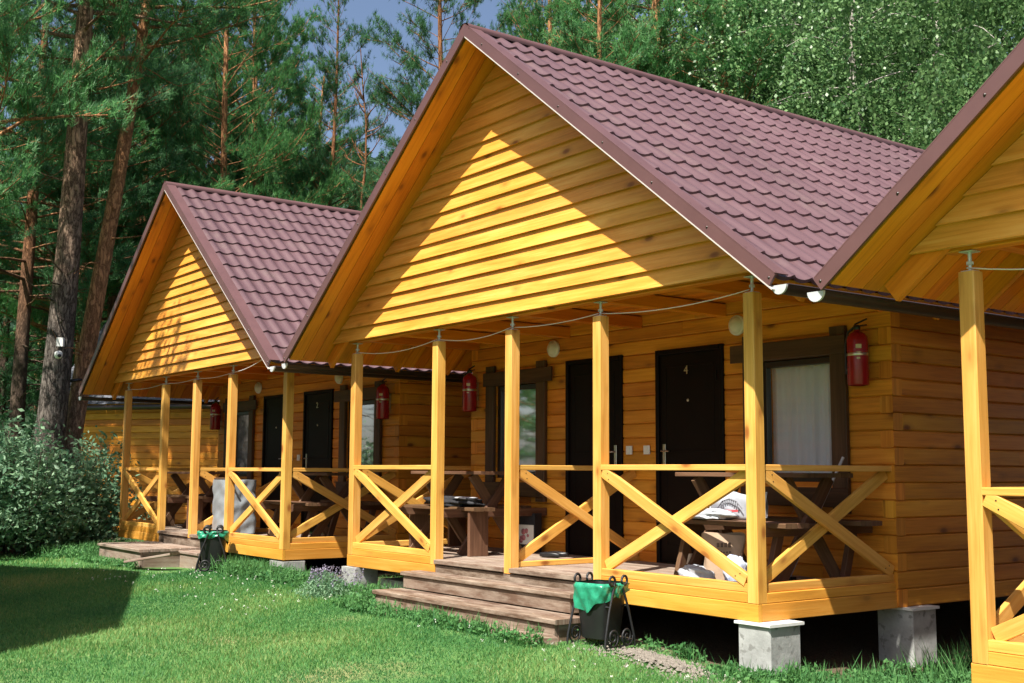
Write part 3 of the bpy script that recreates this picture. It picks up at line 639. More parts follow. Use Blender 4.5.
# things lying about on the middle porch
def blob(name,loc,size,mat,seed,amp=.18,n=16,parent=None,rot=0):
    rg=random.Random(seed); ph=[rg.uniform(0,6) for _ in range(8)]; b=MB()
    def f(u,v):
        a=2*math.pi*u; e=math.pi*(v-.5); r=1+amp*(math.sin(3*a+ph[0]+2*e)*.5+math.sin(5*a+ph[1])*.3*math.cos(e)+math.sin(7*e+ph[2]+a*2)*.35+.2*math.sin(13*a+ph[3]+5*e))
        ce=math.copysign(abs(math.cos(e))**.6,math.cos(e)); se=math.copysign(abs(math.sin(e))**.7,math.sin(e)); return (size[0]*r*ce*math.cos(a),size[1]*r*ce*math.sin(a),max(size[2]*(1+se*r),0.002))
    b.grid(f,n*3,n,.5); o=b.build(name,M[mat],parent,loc); o.rotation_euler=(0,0,rot); return o
tag(blob('plastic_bag',(-.93,.48,.527),(.24,.12,.04),'whitebag',3,.3),'crumpled white plastic bag on the front bench behind the right railing','plastic bag')
pk=empty('food_package',(-.80,.66,.527),R(4),'white printed package standing on the bench behind the crossed braces','package')
b=MB()
def pf_(u,v): x=-.30+u*.60; th=.05*math.sin(math.pi*u)**.5*math.sin(math.pi*v)**.5; return (x,-th+.012*math.sin(9*u+5*v),.01+v*.22*(1-.1*abs(u-.5))+.02*math.sin(u*7))
b.grid(pf_,24,12,.5)
def pf2(u,v): p=pf_(1-u,v); return (p[0],-p[1]+.01,p[2])
b.grid(pf2,24,12,.5); b.build('wrapper',M['whitebag'],pk)
b=MB()
for k in range(9): b.beam((-.12+k*.022,-.068,.10+.035*math.sin(k/8*math.pi)),(-.12+k*.022,-.068,.135+.04*math.sin(k/8*math.pi)),.014,.003,(0,1,0),.001)
b.tube([(-.16,-.066,.09),(-.10,-.072,.15),(-.03,-.073,.17),(.05,-.072,.15),(.10,-.066,.09)],.005,6); b.build('printed_emblem',M['greyprint'],pk)
b=MB(); b.beam((-.22,-.066,.065),(.06,-.07,.072),.003,.018,(0,0,1),.001); b.build('printed_stripe',M['redink'],pk)
sk=empty('paper_sack',(-.68,.36,.002),R(48),'brown paper sack with dark print standing on the porch floor under the table','sack')
b=MB()
def sf(u,v):
    a=2*math.pi*u; c,s_=math.cos(a),math.sin(a); k=(abs(c)**4+abs(s_)**4)**(-.25); w=.15*(1+.06*math.sin(v*9+a*2)); d=.075*(1-.75*v**3)*(1+.1*math.sin(a*3+v*5)); return (w*c*k*(1+.12*v),d*s_*k,v*.42+.012*math.sin(a*2)*v)
b.grid(sf,40,14,.5); b.build('sack_body',M['sack'],sk)
b=MB()
rg=random.Random(5)
for row,(z,n_,h_) in enumerate(((.315,4,.035),(.268,5,.016),(.245,6,.014))):
    for k in range(n_): b.box(-.06+k*.12/n_,-.06+k*.12/n_+.09/n_,-.079,-.0745,z,z+h_*rg.uniform(.8,1.1),'z',.001)
b.build('printed_mark',M['fadedink'],sk)
tag(blob('plastic_bag',(-.84,.24,.002),(.17,.10,.075),'whitebag',11,.25),'white plastic bag slumped on the porch floor against the paper sack','plastic bag')
tag(blob('plastic_bag',(-.47,.27,.002),(.10,.09,.12),'bluebag',14,.25),'blue and white plastic bag on the floor right of the paper sack','plastic bag')
bt=empty('sauce_bottle',(-2.25,1.52,.002),0,'small dark bottle with red cap on the porch floor','bottle')
MB().lathe([(0,0),(.045,0),(.047,.01),(.047,.15),(.03,.19),(.02,.21),(.02,.215)],(0,0,0),'z',16).build('bottle_body',M['ketchup'],bt); MB().lathe([(.026,.214),(.026,.25),(0,.252)],(0,0,0),'z',12).build('cap',M['red'],bt); MB().lathe([(.0478,.03),(.0478,.13)],(0,0,0),'z',16).build('paper_label',M['labelwhite'],bt)
pb=empty('paper_carrier_bag',(-4.78,1.50,.002),R(10),'dark carrier bag with a pink printed front standing below the left window','carrier bag')
MB().beam((0,0,0),(0,0,.44),.13,.30,(1,0,0),.008).build('bag_body',M['darkcloth'],pb)
b=MB(); b.box(-.142,.142,-.0715,-.067,.09,.31,'z',.001); b.build('printed_panel',M['lampglass'],pb)
b=MB()
for k in range(7): a=k*.9; b.lathe([(0,.004),(.018+.008*(k%3),.003),(.019+.008*(k%3),0)],(.055*math.cos(a),-.0716,.19+.06*math.sin(a*1.3)),'y',9)
b.build('printed_flower',M['pinkprint'],pb)
# padded jacket lying on the left bench
jk=empty('padded_jacket',(-5.05,.62,.527),0,'black padded jacket thrown over the bench of the left picnic table','jacket')
blob('jacket_body',(0,0,0),(.52,.16,.05),'darkcloth',21,.25,16,jk); blob('grey_lining',(.30,-.02,.082),(.16,.10,.012),'greycloth',23,.2,10,jk)
sh=empty('dark_slippers',(-4.0,1.25,.002),R(20),'pair of dark slippers on the boards before the left door','slippers')
for k in (-1,1): blob('slipper',(0,.08*k,0),(.13,.045,.028),'black',30+k,.1,10,sh)
# leaning broom pole by the right table
br=empty('broom',(-.45,1.35,0),0,'thin grey pole broom leaning on the log wall beside the right window','broom')
MB().tube([(-.12,-.35,.02),(.05,.20,1.05)],.013,8).build('handle',M['greycloth'],br); MB().beam((-.2,-.36,.03),(-.04,-.36,.03),.05,.06).build('brush_head',M['black'],br)
# grey sheet on the left porch
gs=empty('covered_grill',(-10.62,.44,-.03),R(-6),'boxy grill under a creased grey plastic sheet on the left cabin porch','covered grill')
b=MB()
def gsf(u,v):
    a=2*math.pi*u; c,s_=math.cos(a),math.sin(a); k=(abs(c)**7+abs(s_)**7)**(-1/7); fl=1+.03*v*math.sin(5*a+2+v*2)+.012*math.sin(11*a+v*13)+.022*math.sin(v*17+math.sin(a*3)*1.4)+.01*math.sin(v*31+a*5)
    return (.34*c*k*fl,.25*s_*k*fl,.80-.78*v)
b.grid(gsf,90,24,.5); b.face([gsf(i/90,0) for i in range(90)]); b.build('plastic_cover',M['greysheet'],gs)
b=MB(); b.tube([(-.55,-.2,.815),(.45,-.2,.82)],.016,8); b.build('top_pole',M['brownwood'],gs)
for k,(x,y) in enumerate(((-11.05,.35),(-10.93,.47),(-10.8,.40))):
    o=MB().tube([(x-.1,y,.005),(x+.1,y+.03*(k-1),.005)],.035,9).build('firewood_log',M['post'],None); tag(o,'small split firewood log on the deck edge of the left cabin','firewood','firewood logs on the left porch')

# ------------------------------------------------------------------ log outbuilding beyond the pines (grey slate roof)
ox,oy=at(140,26.2); out=empty('log_outbuilding',(ox,oy,float(ground_z(ox,oy))),0,'sunlit log outbuilding with a grey slate roof behind the leaning pine','outbuilding')
bk=math.atan2(.847,-.52); out.rotation_euler=(0,0,bk-math.pi/2)
b=MB(); z=0; i=0
while z<2.92:
    b.box(-2.2 if i%2 else -2.05,2.7,0,.14,z,z+.144,'x',.012); b.box(-2.2,-2.06,.142 if i%2==0 else .145,4.6,z,z+.144,'y',.012); z+=.1462; i+=1
b.build('log_wall',M['log'],out)
b=MB()
for k in range(15):
    y0=-.25+k*.2; z0=2.80+k*.2*1.12; xs=-2.45
    while xs<3.0:
        w=random.uniform(.24,.3); e=random.uniform(0,.012); b.beam((xs+w/2,y0-.03,z0+.012+e),(xs+w/2,y0+.22,z0+.27*1.0+e),w-.008,.012,(0,-1,1),.002); xs+=w
b.build('slate_roof',M['slate'],out)
b=MB(); b.tube([(-2.5,-.34,2.74),(3.0,-.34,2.72)],.06,10); b.build('gutter',M['gutter'],out)
b=MB(); b.beam((-2.42,-.2,2.78),(-2.42,2.7,6.03),.03,.16,(0,-1,1)); b.build('barge_board',M['brownwood'],out)

# ------------------------------------------------------------------ setting: ground, hill
def nu(a,b,lo,hi,n): 
    core=np.linspace(lo,hi,n); l=lo-np.geomspace(.5,lo-a,26)[::-1]; r=hi+np.geomspace(.5,b-hi,26); return np.concatenate([l,core,r])
gx=nu(-900,700,-30,12,180); gy=nu(-500,900,-14,12,120); GX,GY=np.meshgrid(gx,gy,indexing='ij'); GZ=ground_z(GX,GY)
vs=np.stack([GX,GY,GZ],-1).reshape(-1,3); ny=len(gy); fs=[(i*ny+j,(i+1)*ny+j,(i+1)*ny+j+1,i*ny+j+1) for i in range(len(gx)-1) for j in range(ny-1)]
me=bpy.data.meshes.new('lawn'); me.from_pydata(vs.tolist(),[],fs); me.polygons.foreach_set('use_smooth',np.ones(len(fs),bool)); me.materials.append(M['lawn'])
lawn=bpy.data.objects.new('lawn',me); COL.objects.link(lawn); lawn['kind']='structure'
# gravel heap and bare earth beside the bin
n=1500; a=rng.uniform(0,6.283,n); r=rng.random(n)**.7*rng.uniform(.4,2.1,n); px=-.72+.62*r*np.cos(a)+rng.normal(0,.05,n); py=-.32+.22*r*np.sin(a)+rng.normal(0,.04,n); sz=rng.uniform(.006,.022,n)
pz=ground_z(px,py)+.035*np.clip(1-r**2,0,1); oc=np.array([[1,0,0],[0,1,0],[-1,0,0],[0,-1,0],[0,0,.8],[0,0,-.8]]); tri=[(0,1,4),(1,2,4),(2,3,4),(3,0,4)]
pv=(oc[None]*sz[:,None,None]*rng.uniform(.6,1.3,(n,6,3)))+np.stack([px,py,pz],1)[:,None]; pv=pv[:,np.array(tri)]
o=bpy.data.objects.new('gravel',fast_mesh('gravel',pv,3,M['gravel'],rng.random(n*4))); COL.objects.link(o); tag(o,'pale loose gravel beside the bin','gravel',None,'stuff')
def hill_h(az,r):
    return (10+64*sstep((r-90)/190))*(.80+.13*np.sin(az*5+.8)+.09*np.sin(az*11+2)+.05*np.sin(az*23))
az0=math.atan2(FW[1],FW[0]); vs=[];NA,NR=90,26
for i in range(NA+1):
    a=-.95+1.9*i/NA
    for j in range(NR+1):
        r=85+j/NR*260; h=float(hill_h(a,r))*min(1,(r-85)/40); vs.append((CAM[0]+r*math.cos(az0-a),CAM[1]+r*math.sin(az0-a),-1+h))
me=bpy.data.meshes.new('hill'); me.from_pydata(vs,[],[(i*(NR+1)+j,i*(NR+1)+j+1,(i+1)*(NR+1)+j+1,(i+1)*(NR+1)+j) for i in range(NA) for j in range(NR)]); me.materials.append(plain('haze_tinted_floor',(.06,.11,.075),.95,0,.3,.05))  # hill colour carries the same painted haze tint as its leaves
hl=bpy.data.objects.new('hill',me); COL.objects.link(hl); hl['kind']='structure'
def rand_unit(n): 
    v=rng.normal(size=(n,3)); return v/np.linalg.norm(v,axis=1,keepdims=True)
def quads(c,n,u,L,W):
    """rhombus leaves: centres c, normals n, long axis u"""
    u=u-n*(u*n).sum(1,keepdims=True); u/=np.linalg.norm(u,axis=1,keepdims=True)+1e-9; w=np.cross(n,u)
    L=np.asarray(L).reshape(-1,1); W=np.asarray(W).reshape(-1,1)
    return np.stack([c-u*L/2,c+w*W/2,c+u*L/2,c-w*W/2],1)
nt_=1900; a=rng.uniform(-.75,.75,nt_); r=rng.uniform(95,335,nt_); k=150
hh=hill_h(a,r)*np.minimum(1,(r-85)/40); base=np.stack([CAM[0]+r*np.cos(az0-a),CAM[1]+r*np.sin(az0-a),-1+hh],1); H=rng.uniform(7,13,nt_); Wd=rng.uniform(2.0,3.6,nt_)
t=rng.random((nt_,k))**.8; ang=rng.uniform(0,6.283,(nt_,k)); rad=Wd[:,None]*np.sqrt(np.clip(1-t,0,1))*np.sqrt(rng.random((nt_,k)))
c=np.stack([base[:,0,None]+rad*np.cos(ang),base[:,1,None]+rad*np.sin(ang),base[:,2,None]+H[:,None]*t],-1).reshape(-1,3); N_=len(c)
fo=bpy.data.objects.new('hill_forest',fast_mesh('hill_forest',quads(c,rand_unit(N_),rand_unit(N_),rng.uniform(.7,1.5,N_),rng.uniform(.5,1.0,N_)),4,M['far'],rng.random(N_)*.6+np.repeat(rng.random(nt_),k)*.4)); COL.objects.link(fo); fo['kind']='stuff'; fo['label']='forest covering the far hillside, haze tinted into its leaf colour'; fo['category']='forest'

# ------------------------------------------------------------------ trees
def needles(P,Dr,k,L,W):
    n=len(P); P=np.repeat(P,k,0); Dr=np.repeat(Dr,k,0); d=Dr*.75+rng.normal(size=(n*k,3))*.62; d/=np.linalg.norm(d,axis=1,keepdims=True)
    s=np.cross(d,rand_unit(n*k)*.45+np.array([.23,-.51,.83])); s/=np.linalg.norm(s,axis=1,keepdims=True)+1e-9; ln=L*rng.uniform(.7,1.25,(n*k,1)); P=P+rng.normal(size=(n*k,3))*.02
    return np.stack([P-s*W/2,P+s*W/2,P+d*ln],1)
def lerp_path(path,t):
    m=len(path)-1; x=min(max(t*m,0),m-1e-6); i=int(x); return path[i].lerp(path[i+1],x-i)
def pine_meshes(name,H,r0,lean,c0,Rad,nb,needle,barkm,seed,k=12,tw=13,low=0,nl=.15,nw=.017,bend=0):
    rg=random.Random(seed); tb=MB(); path=[]
    for i in range(15):
        t=i/14; path.append(V((lean[0]*t+bend*math.sin(t*3.1)*.4+.05*math.sin(t*9+seed),lean[1]*t+.06*math.sin(t*7+seed*2),H*t)))
    tb.tube(path,[r0*(1.18-.18*min(1,i/1.5))*(1-.8*(i/14)**1.15) for i in range(15)],14)
    TP=[];TD=[]; ga=rg.uniform(0,6)
    for b_ in range(nb):
        tt=(b_+rg.random()*.7)/nb; h=c0+(H-c0-.3)*tt**1.05; p0=lerp_path(path,h/H); ga+=2.4+rg.uniform(-.5,.5)
        L=Rad*((1-tt)**.75*.85+.16)*rg.uniform(.55,1.1)*(.75 if tt<.06 else 1); el=rg.uniform(-.12,.35)+tt*.6
        d=V((math.cos(ga)*math.cos(el),math.sin(ga)*math.cos(el),math.sin(el))); bp=[p0]; 
        for q in range(5):
            d=(d+V((rg.uniform(-.18,.18),rg.uniform(-.18,.18),rg.uniform(-.16,.10)+.03*q))).normalized(); bp.append(bp[-1]+d*L/5)
        rb=max(.012,r0*.24*(1-tt*.6)*L/Rad); tb.tube(bp,[rb*(1-.16*q) for q in range(6)],6,False)
        for w_ in range(max(3,int(tw*L/Rad*1.3))):
            s=rg.uniform(.3,1.0)**.8; p=lerp_path(bp,s); q=lerp_path(bp,min(1,s+.08))-lerp_path(bp,max(0,s-.08)); q.normalize()
            side=q.cross(V((0,0,1))).normalized()*rg.choice((-1,1)); td=(q*rg.uniform(.3,1)+side*rg.uniform(.2,1.1)+V((0,0,rg.uniform(-.1,.5)))).normalized(); tl=L*rg.uniform(.16,.36)*(1.25-s*.5)
            tb.tube([p,p+td*tl*.5,p+td*tl+V((0,0,.06*tl))],[.012,.008,.004],4,False)
            for e in range(max(4,int(tl/.05))):
                f_=rg.uniform(.15,1); TP.append(p+td*tl*f_+V((rg.gauss(0,.085),rg.gauss(0,.085),rg.gauss(0,.06)))); TD.append((td+V((0,0,.35))).normalized())
    for b_ in range(low):   # dead bare branches below the crown
        h=rg.uniform(c0*.35,c0); p0=lerp_path(path,h/H); a=rg.uniform(0,6.28); d=V((math.cos(a),math.sin(a),rg.uniform(-.25,.2))); bp=[p0]
        for q in range(5): d=(d+V((rg.uniform(-.3,.3),rg.uniform(-.3,.3),rg.uniform(-.2,.2)))).normalized(); bp.append(bp[-1]+d*rg.uniform(.15,.42))
        tb.tube(bp,[.02,.017,.013,.01,.007,.004],5,False)
    TP=np.array([tuple(p) for p in TP]); TD=np.array([tuple(p) for p in TD]); n=len(TP)
    nd=needles(TP,TD,k,nl,nw); rn=np.clip(np.repeat(rng.random(n),k)*.65+rng.random(n*k)*.35,0,1)
    return tb.mesh(name+'_trunk',barkm), fast_mesh(name+'_crown',nd,3,needle,rn)
def tree(name,label,group,meshes,xy,rz=0,sc=1,cat='tree'):
    t=empty(name,(xy[0],xy[1],float(ground_z(*xy))-.06),rz,label,cat,group); t.scale=sc if isinstance(sc,tuple) else (sc,sc,sc)
    for nm,me in zip(('trunk','crown'),meshes):
        o=bpy.data.objects.new(nm,me); COL.objects.link(o); o.parent=t
    return t
G='tall pines around the cabins'
rt=RT
def ln(px,d,H): k=px/F*d; return (RT[0]*k,RT[1]*k)
# two big trunks beside the left cabin
tree('pine_tree','thick grey barked pine with a white camera box on its trunk',G,pine_meshes('big_pine',16,.31,ln(36,23,1),10.0,4.0,36,M['pine'],M['bark_grey'],3,12,13,9),at(46,23))
tree('pine_tree','leaning orange barked pine just right of the thick grey trunk',G,pine_meshes('leaning_pine',16,.21,ln(96,23.5,1),9.6,3.4,34,M['pine'],M['bark_orange'],5,12,13,6,.15,.017,-.5),at(66,23.6))
A_=pine_meshes('pine_a',15.5,.20,(.5,.2),4.4,4.7,120,M['pine'],M['bark_orange'],11,12,13,5)
B_=pine_meshes('pine_b',16.5,.19,(-.4,.5),5.2,4.5,115,M['pine2'],M['bark_dark'],17,12,13,8)
C_=pine_meshes('pine_c',13.5,.17,(.2,-.3),2.0,4.3,125,M['pine'],M['bark_orange'],23,12,13,2)
D_=pine_meshes('pine_d',10.5,.14,(0,.2),.7,3.2,105,M['pine2'],M['bark_dark'],29,12,11,0)
spots=[(18,27.5,B_,.3,1.0,'slim brown pine trunk left of the thick grey pine'),(-78,21.6,A_,1.2,(.78,.78,1.36),'broad green pine whose boughs hang in at the upper left corner'),
 (75,31,A_,2.2,1.0,'narrow orange trunk seen between the two big trunks'),(140,36,B_,.9,1.15,'tall pine rising behind the peak of the left cabin'),(256,36,A_,4.0,(.85,.85,1.2),'orange stemmed pine above the ridge of the left cabin'),
 (186,39,B_,2.6,(1.0,1.0,1.2),'dark pine behind the left cabin roof, second behind its ridge'),(288,40,C_,1.0,(.7,.7,1.0),'bushy sunlit pine low behind the left cabin ridge end'),(318,37,B_,5.0,(.62,.62,1.05),'thin leaning pine next to the bare tree'),
 (450,32,B_,1.9,(.72,.72,1.15),'dark pine directly behind the peak of the middle cabin'),(560,32,A_,3.0,(.8,.8,1.15),'pine behind the middle roof, first right of its peak'),(600,28,C_,.4,(.8,.8,1.15),'low boughed pine behind the middle roof slope'),
 (655,30,A_,5.3,1.15,'bright green pine above the middle of the brown roof'),(722,28,C_,2.4,1.12,'feathery pine with a bare bough near the birches'),(108,31,B_,3.7,(.75,.75,1.1),'slender dark pine just right of the leaning pine'),(222,33,A_,2.9,(.8,.8,1.15),'pine with layered boughs left of the bare tree'),(305,45,C_,2.0,1.25,'bushy pine deep behind the left cabin ridge'),(402,50,C_,.7,1.0,'low bushy pine under the patch of sky'),(376,43,D_,3.0,1.05,'small dark pine at the foot of the bare tree'),
 (0,34,D_,.5,1.1,'dark young pine in the shade at far left'),
 (60,38,D_,2.5,1.25,'dark young pine behind the thick trunks'),(108,40,D_,4.0,1.1,'dark young pine beside the grey slate roof'),(205,46,C_,3.3,1.4,'shaded pine deep behind the left cabin'),(35,44,C_,1.4,1.3,'tall dark pine at the back of the left wood'),
 (160,48,A_,.2,1.3,'distant pine in the gap behind the left cabin peak'),(262,48,B_,.2,(.8,.8,1.35),'distant pine beyond the bushy sunlit pine'),(610,42,B_,2.2,1.35,'distant dark pine behind the middle roof'),(525,42,C_,4.4,(.7,.7,1.4),'distant bushy pine past the middle peak')]
for u,d,ms,rz,sc,lab in spots: tree('pine_tree',lab,G,ms,at(u,d),rz,sc)
# pine in front of the row, out of frame to the left: its boughs hang into the corner and dapple the left gable
tree('pine_tree','spreading pine on the lawn side shading the left cabin gable',G,pine_meshes('front_pine',13.5,.24,(.2,.1),6.4,3.5,40,M['pine'],M['bark_orange'],41,12,12,4),(-12.0,-4.9),.6,(.85,.85,1))
for k_,(x_,y_,ms,lab) in enumerate(((-15,-18,A_,'unseen pine across the lawn facing the cabins, nearest'),(-22,-20,C_,'unseen bushy pine across the lawn facing the left cabin'),(-9,-21,B_,'unseen dark pine across the lawn behind the hut'),(-30,-19,A_,'unseen pine across the lawn facing the outbuilding'),(-38,-24,C_,'unseen far bushy pine across the lawn'),(-3,-24,C_,'unseen bushy pine across the lawn opposite the steps'),(-46,-20,B_,'unseen farthest dark pine across the lawn'))):  # unseen pines added so the windows reflect dark trees instead of bright sky
    tree('pine_tree',lab,'unseen pines added for the window reflections',ms,(x_,y_),k_*1.3,1.05)
# bare dead tree
def bare():
    rg=random.Random(8); tb=MB(); H=13.5; path=[V((.1*math.sin(i*.9),.08*math.cos(i*1.3),H*i/12)) for i in range(13)]; tb.tube(path,[.085*(1-.85*i/12) for i in range(13)],8)
    for k in range(26):
        t=rg.uniform(.42,.98); p=lerp_path(path,t); a=rg.uniform(0,6.28); d=V((math.cos(a),math.sin(a),rg.uniform(.1,.9))); bp=[p]; L=rg.uniform(.6,2.0)*(1.25-t)
        for q in range(5):
            d=(d+V((rg.uniform(-.25,.25),rg.uniform(-.25,.25),.16))).normalized(); bp.append(bp[-1]+d*L/4)
            if q>1: e=(d+V((rg.uniform(-1,1),rg.uniform(-1,1),.2))).normalized(); tb.tube([bp[-1],bp[-1]+e*L*.15,bp[-1]+e*L*.3+V((0,0,.08))],[.011,.008,.004],4,False)
        tb.tube(bp,[.022,.02,.017,.013,.009,.005],5,False)
    return tb
bt_=empty('bare_tree',(*at(358,33),float(ground_z(*at(358,33)))),0,'thin leafless tree standing against the patch of blue sky','tree'); bare().build('trunk',M['bark_dark'],bt_)
# birches at the right
def birch_meshes(name,H,seed,Rad=3.2,nb=64):
    rg=random.Random(seed); tb=MB(); path=[V((.25*math.sin(i*.5+seed),.2*math.cos(i*.7+seed),H*i/12)) for i in range(13)]; tb.tube(path,[.15*(1-.85*i/12) for i in range(13)],10); C=[];Ax=[]
    ga=0
    for b_ in range(nb):
        tt=(b_+rg.random())/nb; h=H*(.16+.82*tt); p0=lerp_path(path,h/H); ga+=2.4+rg.uniform(-.6,.6); L=Rad*(math.sin(math.pi*min(1,(.22+.78*(1-tt))))**.7+.12)*rg.uniform(.6,1.1); el=rg.uniform(.15,.8)
        d=V((math.cos(ga)*math.cos(el),math.sin(ga)*math.cos(el),math.sin(el))); bp=[p0]
        for q in range(5): d=(d+V((rg.uniform(-.15,.15),rg.uniform(-.15,.15),-.17))).normalized(); bp.append(bp[-1]+d*L/5)
        tb.tube(bp,[max(.006,.035*(1-tt*.5)*(1-.18*q)) for q in range(6)],5,False)
        for w_ in range(24):
            s=rg.uniform(.2,1); p=lerp_path(bp,s); td=V((rg.gauss(0,.55),rg.gauss(0,.55),-.35)).normalized(); n=rg.randint(30,58); q=p.copy()
            for e in range(n):
                td=(td+V((rg.gauss(0,.1),rg.gauss(0,.1),-.09))).normalized(); q=q+td*.038; C.append((q.x+rg.gauss(0,.04),q.y+rg.gauss(0,.04),q.z+rg.gauss(0,.03))); Ax.append((td.x,td.y,td.z-.5))
    C=np.array(C);Ax=np.array(Ax);n=len(C); nrm=rand_unit(n)*.8+np.array([.2,-.45,.7]); nrm/=np.linalg.norm(nrm,axis=1,keepdims=True)
    return tb.mesh(name+'_trunk',M['birchbark']), fast_mesh(name+'_crown',quads(C,nrm,Ax+rng.normal(size=(n,3))*.3,rng.uniform(.06,.10,n),rng.uniform(.045,.07,n)),4,M['birch'],rng.random(n))
E_=birch_meshes('birch_a',13,2); F_=birch_meshes('birch_b',11,6,3.0,60)
GB='birches behind the middle roof'
for u,d,ms,rz,sc,lab in ((800,29,E_,.2,1.2,'leafy birch behind the end of the brown ridge'),(880,26,F_,1.3,1.25,'glittering birch in the middle of the birch clump'),(950,24,E_,2.9,1.1,'birch with pale hanging twigs beside the right cabin roof'),(1030,25,F_,4.0,1.25,'birch at the upper right edge above the right cabin'),
   (770,36,F_,5.1,1.6,'birch standing back between pine and birch clump'),(850,35,E_,3.6,1.4,'birch in the second row behind the birch clump'),(930,33,F_,.7,1.5,'tall back birch filling the gap at right'),(1010,34,E_,1.9,1.35,'back birch nearest the right edge'),(705,38,E_,2.2,1.4,'birch crown showing above the feathery pine'),(620,39,F_,3.1,1.65,'birch crown showing behind the bright green pine')):
    tree('birch_tree',lab,GB,ms,at(u,d),rz,sc)

# shrubs
def shrub_meshes(name,W,H,n,seed,mat,leaf=(.05,.09)):
    rg=random.Random(seed); tb=MB(); C=[];U=[]
    for s in range(int(n/130)):
        a=rg.uniform(0,6.28); r=W*math.sqrt(rg.random())*.9; top=H*(1-.5*(r/W)**2)*rg.uniform(.4,1.15); x0,y0=r*.35*math.cos(a),r*.35*math.sin(a); p=[V((x0,y0,0)),V((x0*1.5+rg.gauss(0,.1),y0*1.5+rg.gauss(0,.1),top*.5)),V((r*math.cos(a),r*math.sin(a),top))]
        tb.tube(p,[.012,.008,.004],5,False)
        for l in range(130):
            t=rg.uniform(.2,1)**.8; q=lerp_path(p,t); sp=.15; C.append((q.x+rg.gauss(0,sp),q.y+rg.gauss(0,sp),max(.03,q.z+rg.gauss(0,sp*.7)))); U.append((rg.gauss(0,1),rg.gauss(0,1),rg.gauss(.3,.5)))
    C=np.array(C);U=np.array(U);n=len(C); nr=rand_unit(n)+np.array([0,-.25,.7]); nr/=np.linalg.norm(nr,axis=1,keepdims=True); L=rng.uniform(leaf[0],leaf[1],n)
    return tb.mesh(name+'_stem',M['twig']), fast_mesh(name+'_foliage',quads(C,nr,U,L,L*.42),4,mat,rng.random(n))
def shrub(label,ms,xy,rz=0,sc=1,group='shrubs by the pines',name='leafy_shrub',cat='shrub'):
    t=empty(name,(xy[0],xy[1],float(ground_z(*xy))-.03),rz,label,cat,group); t.scale=(sc,sc,sc)
    for nm,me in zip(('stem','foliage'),ms): o=bpy.data.objects.new(nm,me); COL.objects.link(o); o.parent=t
SH=shrub_meshes('shrub',1.2,1.75,13500,4,M['bush'],(.06,.125)); SD=shrub_meshes('dark_shrub',1.6,2.6,16000,9,M['pine2'],(.07,.13))
shrub('pale green leafy shrub filling the left edge before the trunks',SH,at(18,19.6),.3,1.2); shrub('pale green leafy shrub reaching the corner post of the left cabin',SH,at(74,20.6),2.0,1.08); shrub('pale shrub half outside the left edge',SH,at(-50,19.0),4.0,1.2)
for u,d,rz,sc,lab in ((5,30,0,1.0,'dark understorey shrub at the far left'),(45,31,2,1.1,'dark understorey shrub behind the thick trunk'),(-30,28,3,1.2,'dark understorey shrub past the left edge'),(90,33,1,1.3,'dark understorey shrub behind the leaning trunk')):
    shrub(lab,SD,at(u,d),rz,sc,'dark shrubs in the wood')
# lavender clump
lv=empty('lavender_plant',(-5.62,-.62,float(ground_z(-5.62,-.62))),0,'small lavender clump with faded purple spikes before the low pale block','plant')
n=2600; c=np.stack([rng.normal(0,.16,n),rng.normal(0,.12,n),rng.uniform(.02,.30,n)],1); c[:,2]*=1-.9*np.clip(np.hypot(c[:,0],c[:,1])/.45,0,.9)
o=bpy.data.objects.new('foliage',fast_mesh('lavender_foliage',quads(c,rand_unit(n),rand_unit(n)+np.array([0,0,1.2]),rng.uniform(.03,.06,n),rng.uniform(.008,.016,n)),4,M['bush'],rng.random(n))); COL.objects.link(o); o.parent=lv
ns=26; bx=rng.normal(0,.13,ns); by=rng.normal(0,.09,ns); n=ns*40; tt=rng.random((ns,40)); c=np.stack([bx[:,None]*1.5+tt*.03,by[:,None]*1.5+tt*.02,.15+tt*.16],-1).reshape(-1,3)+rng.normal(size=(n,3))*.012
o=bpy.data.objects.new('flower',fast_mesh('lavender_flower',quads(c,rand_unit(n),rand_unit(n),np.full(n,.02),np.full(n,.014)),4,M['lavender'],rng.random(n))); COL.objects.link(o); o.parent=lv
# camera box and dome on the thick trunk
def on_trunk(z,u,d): return at(u,d)
cx_,cy_=at(57,22.66); nrm=-math.atan2(FW[0],FW[1])
cm=empty('security_camera',(cx_,cy_,0),nrm,'white dome camera under a small white box on the thick grey trunk','camera')
MB().box(-.065,.065,.0,.09,3.27,3.44,'z',.01).build('junction_box',M['white'],cm)
MB().lathe([(0,3.02),(.05,3.035),(.075,3.08),(.078,3.14),(.05,3.17),(0,3.18)],(.0,-.03,0),'z',18).build('camera_dome',M['white'],cm); MB().lathe([(0,.03),(.03,.028),(.036,0)],(.045,-.095,3.08),'y',14).build('lens',M['black'],cm); MB().tube([(0,.06,3.26),(0,.03,3.17)],.012,6).build('bracket',M['black'],cm)
# black strap tied round the leaning trunk
sxy=at(73.5,23.6); b=MB(); b.tube([(sxy[0]+.215*math.cos(k*.3142),sxy[1]+.215*math.sin(k*.3142),2.63+.06*math.sin(k*.3142+1)) for k in range(21)],.03,7,False); tag(b.build('tie_strap',M['black']),'black strap tied round the leaning orange trunk','strap')

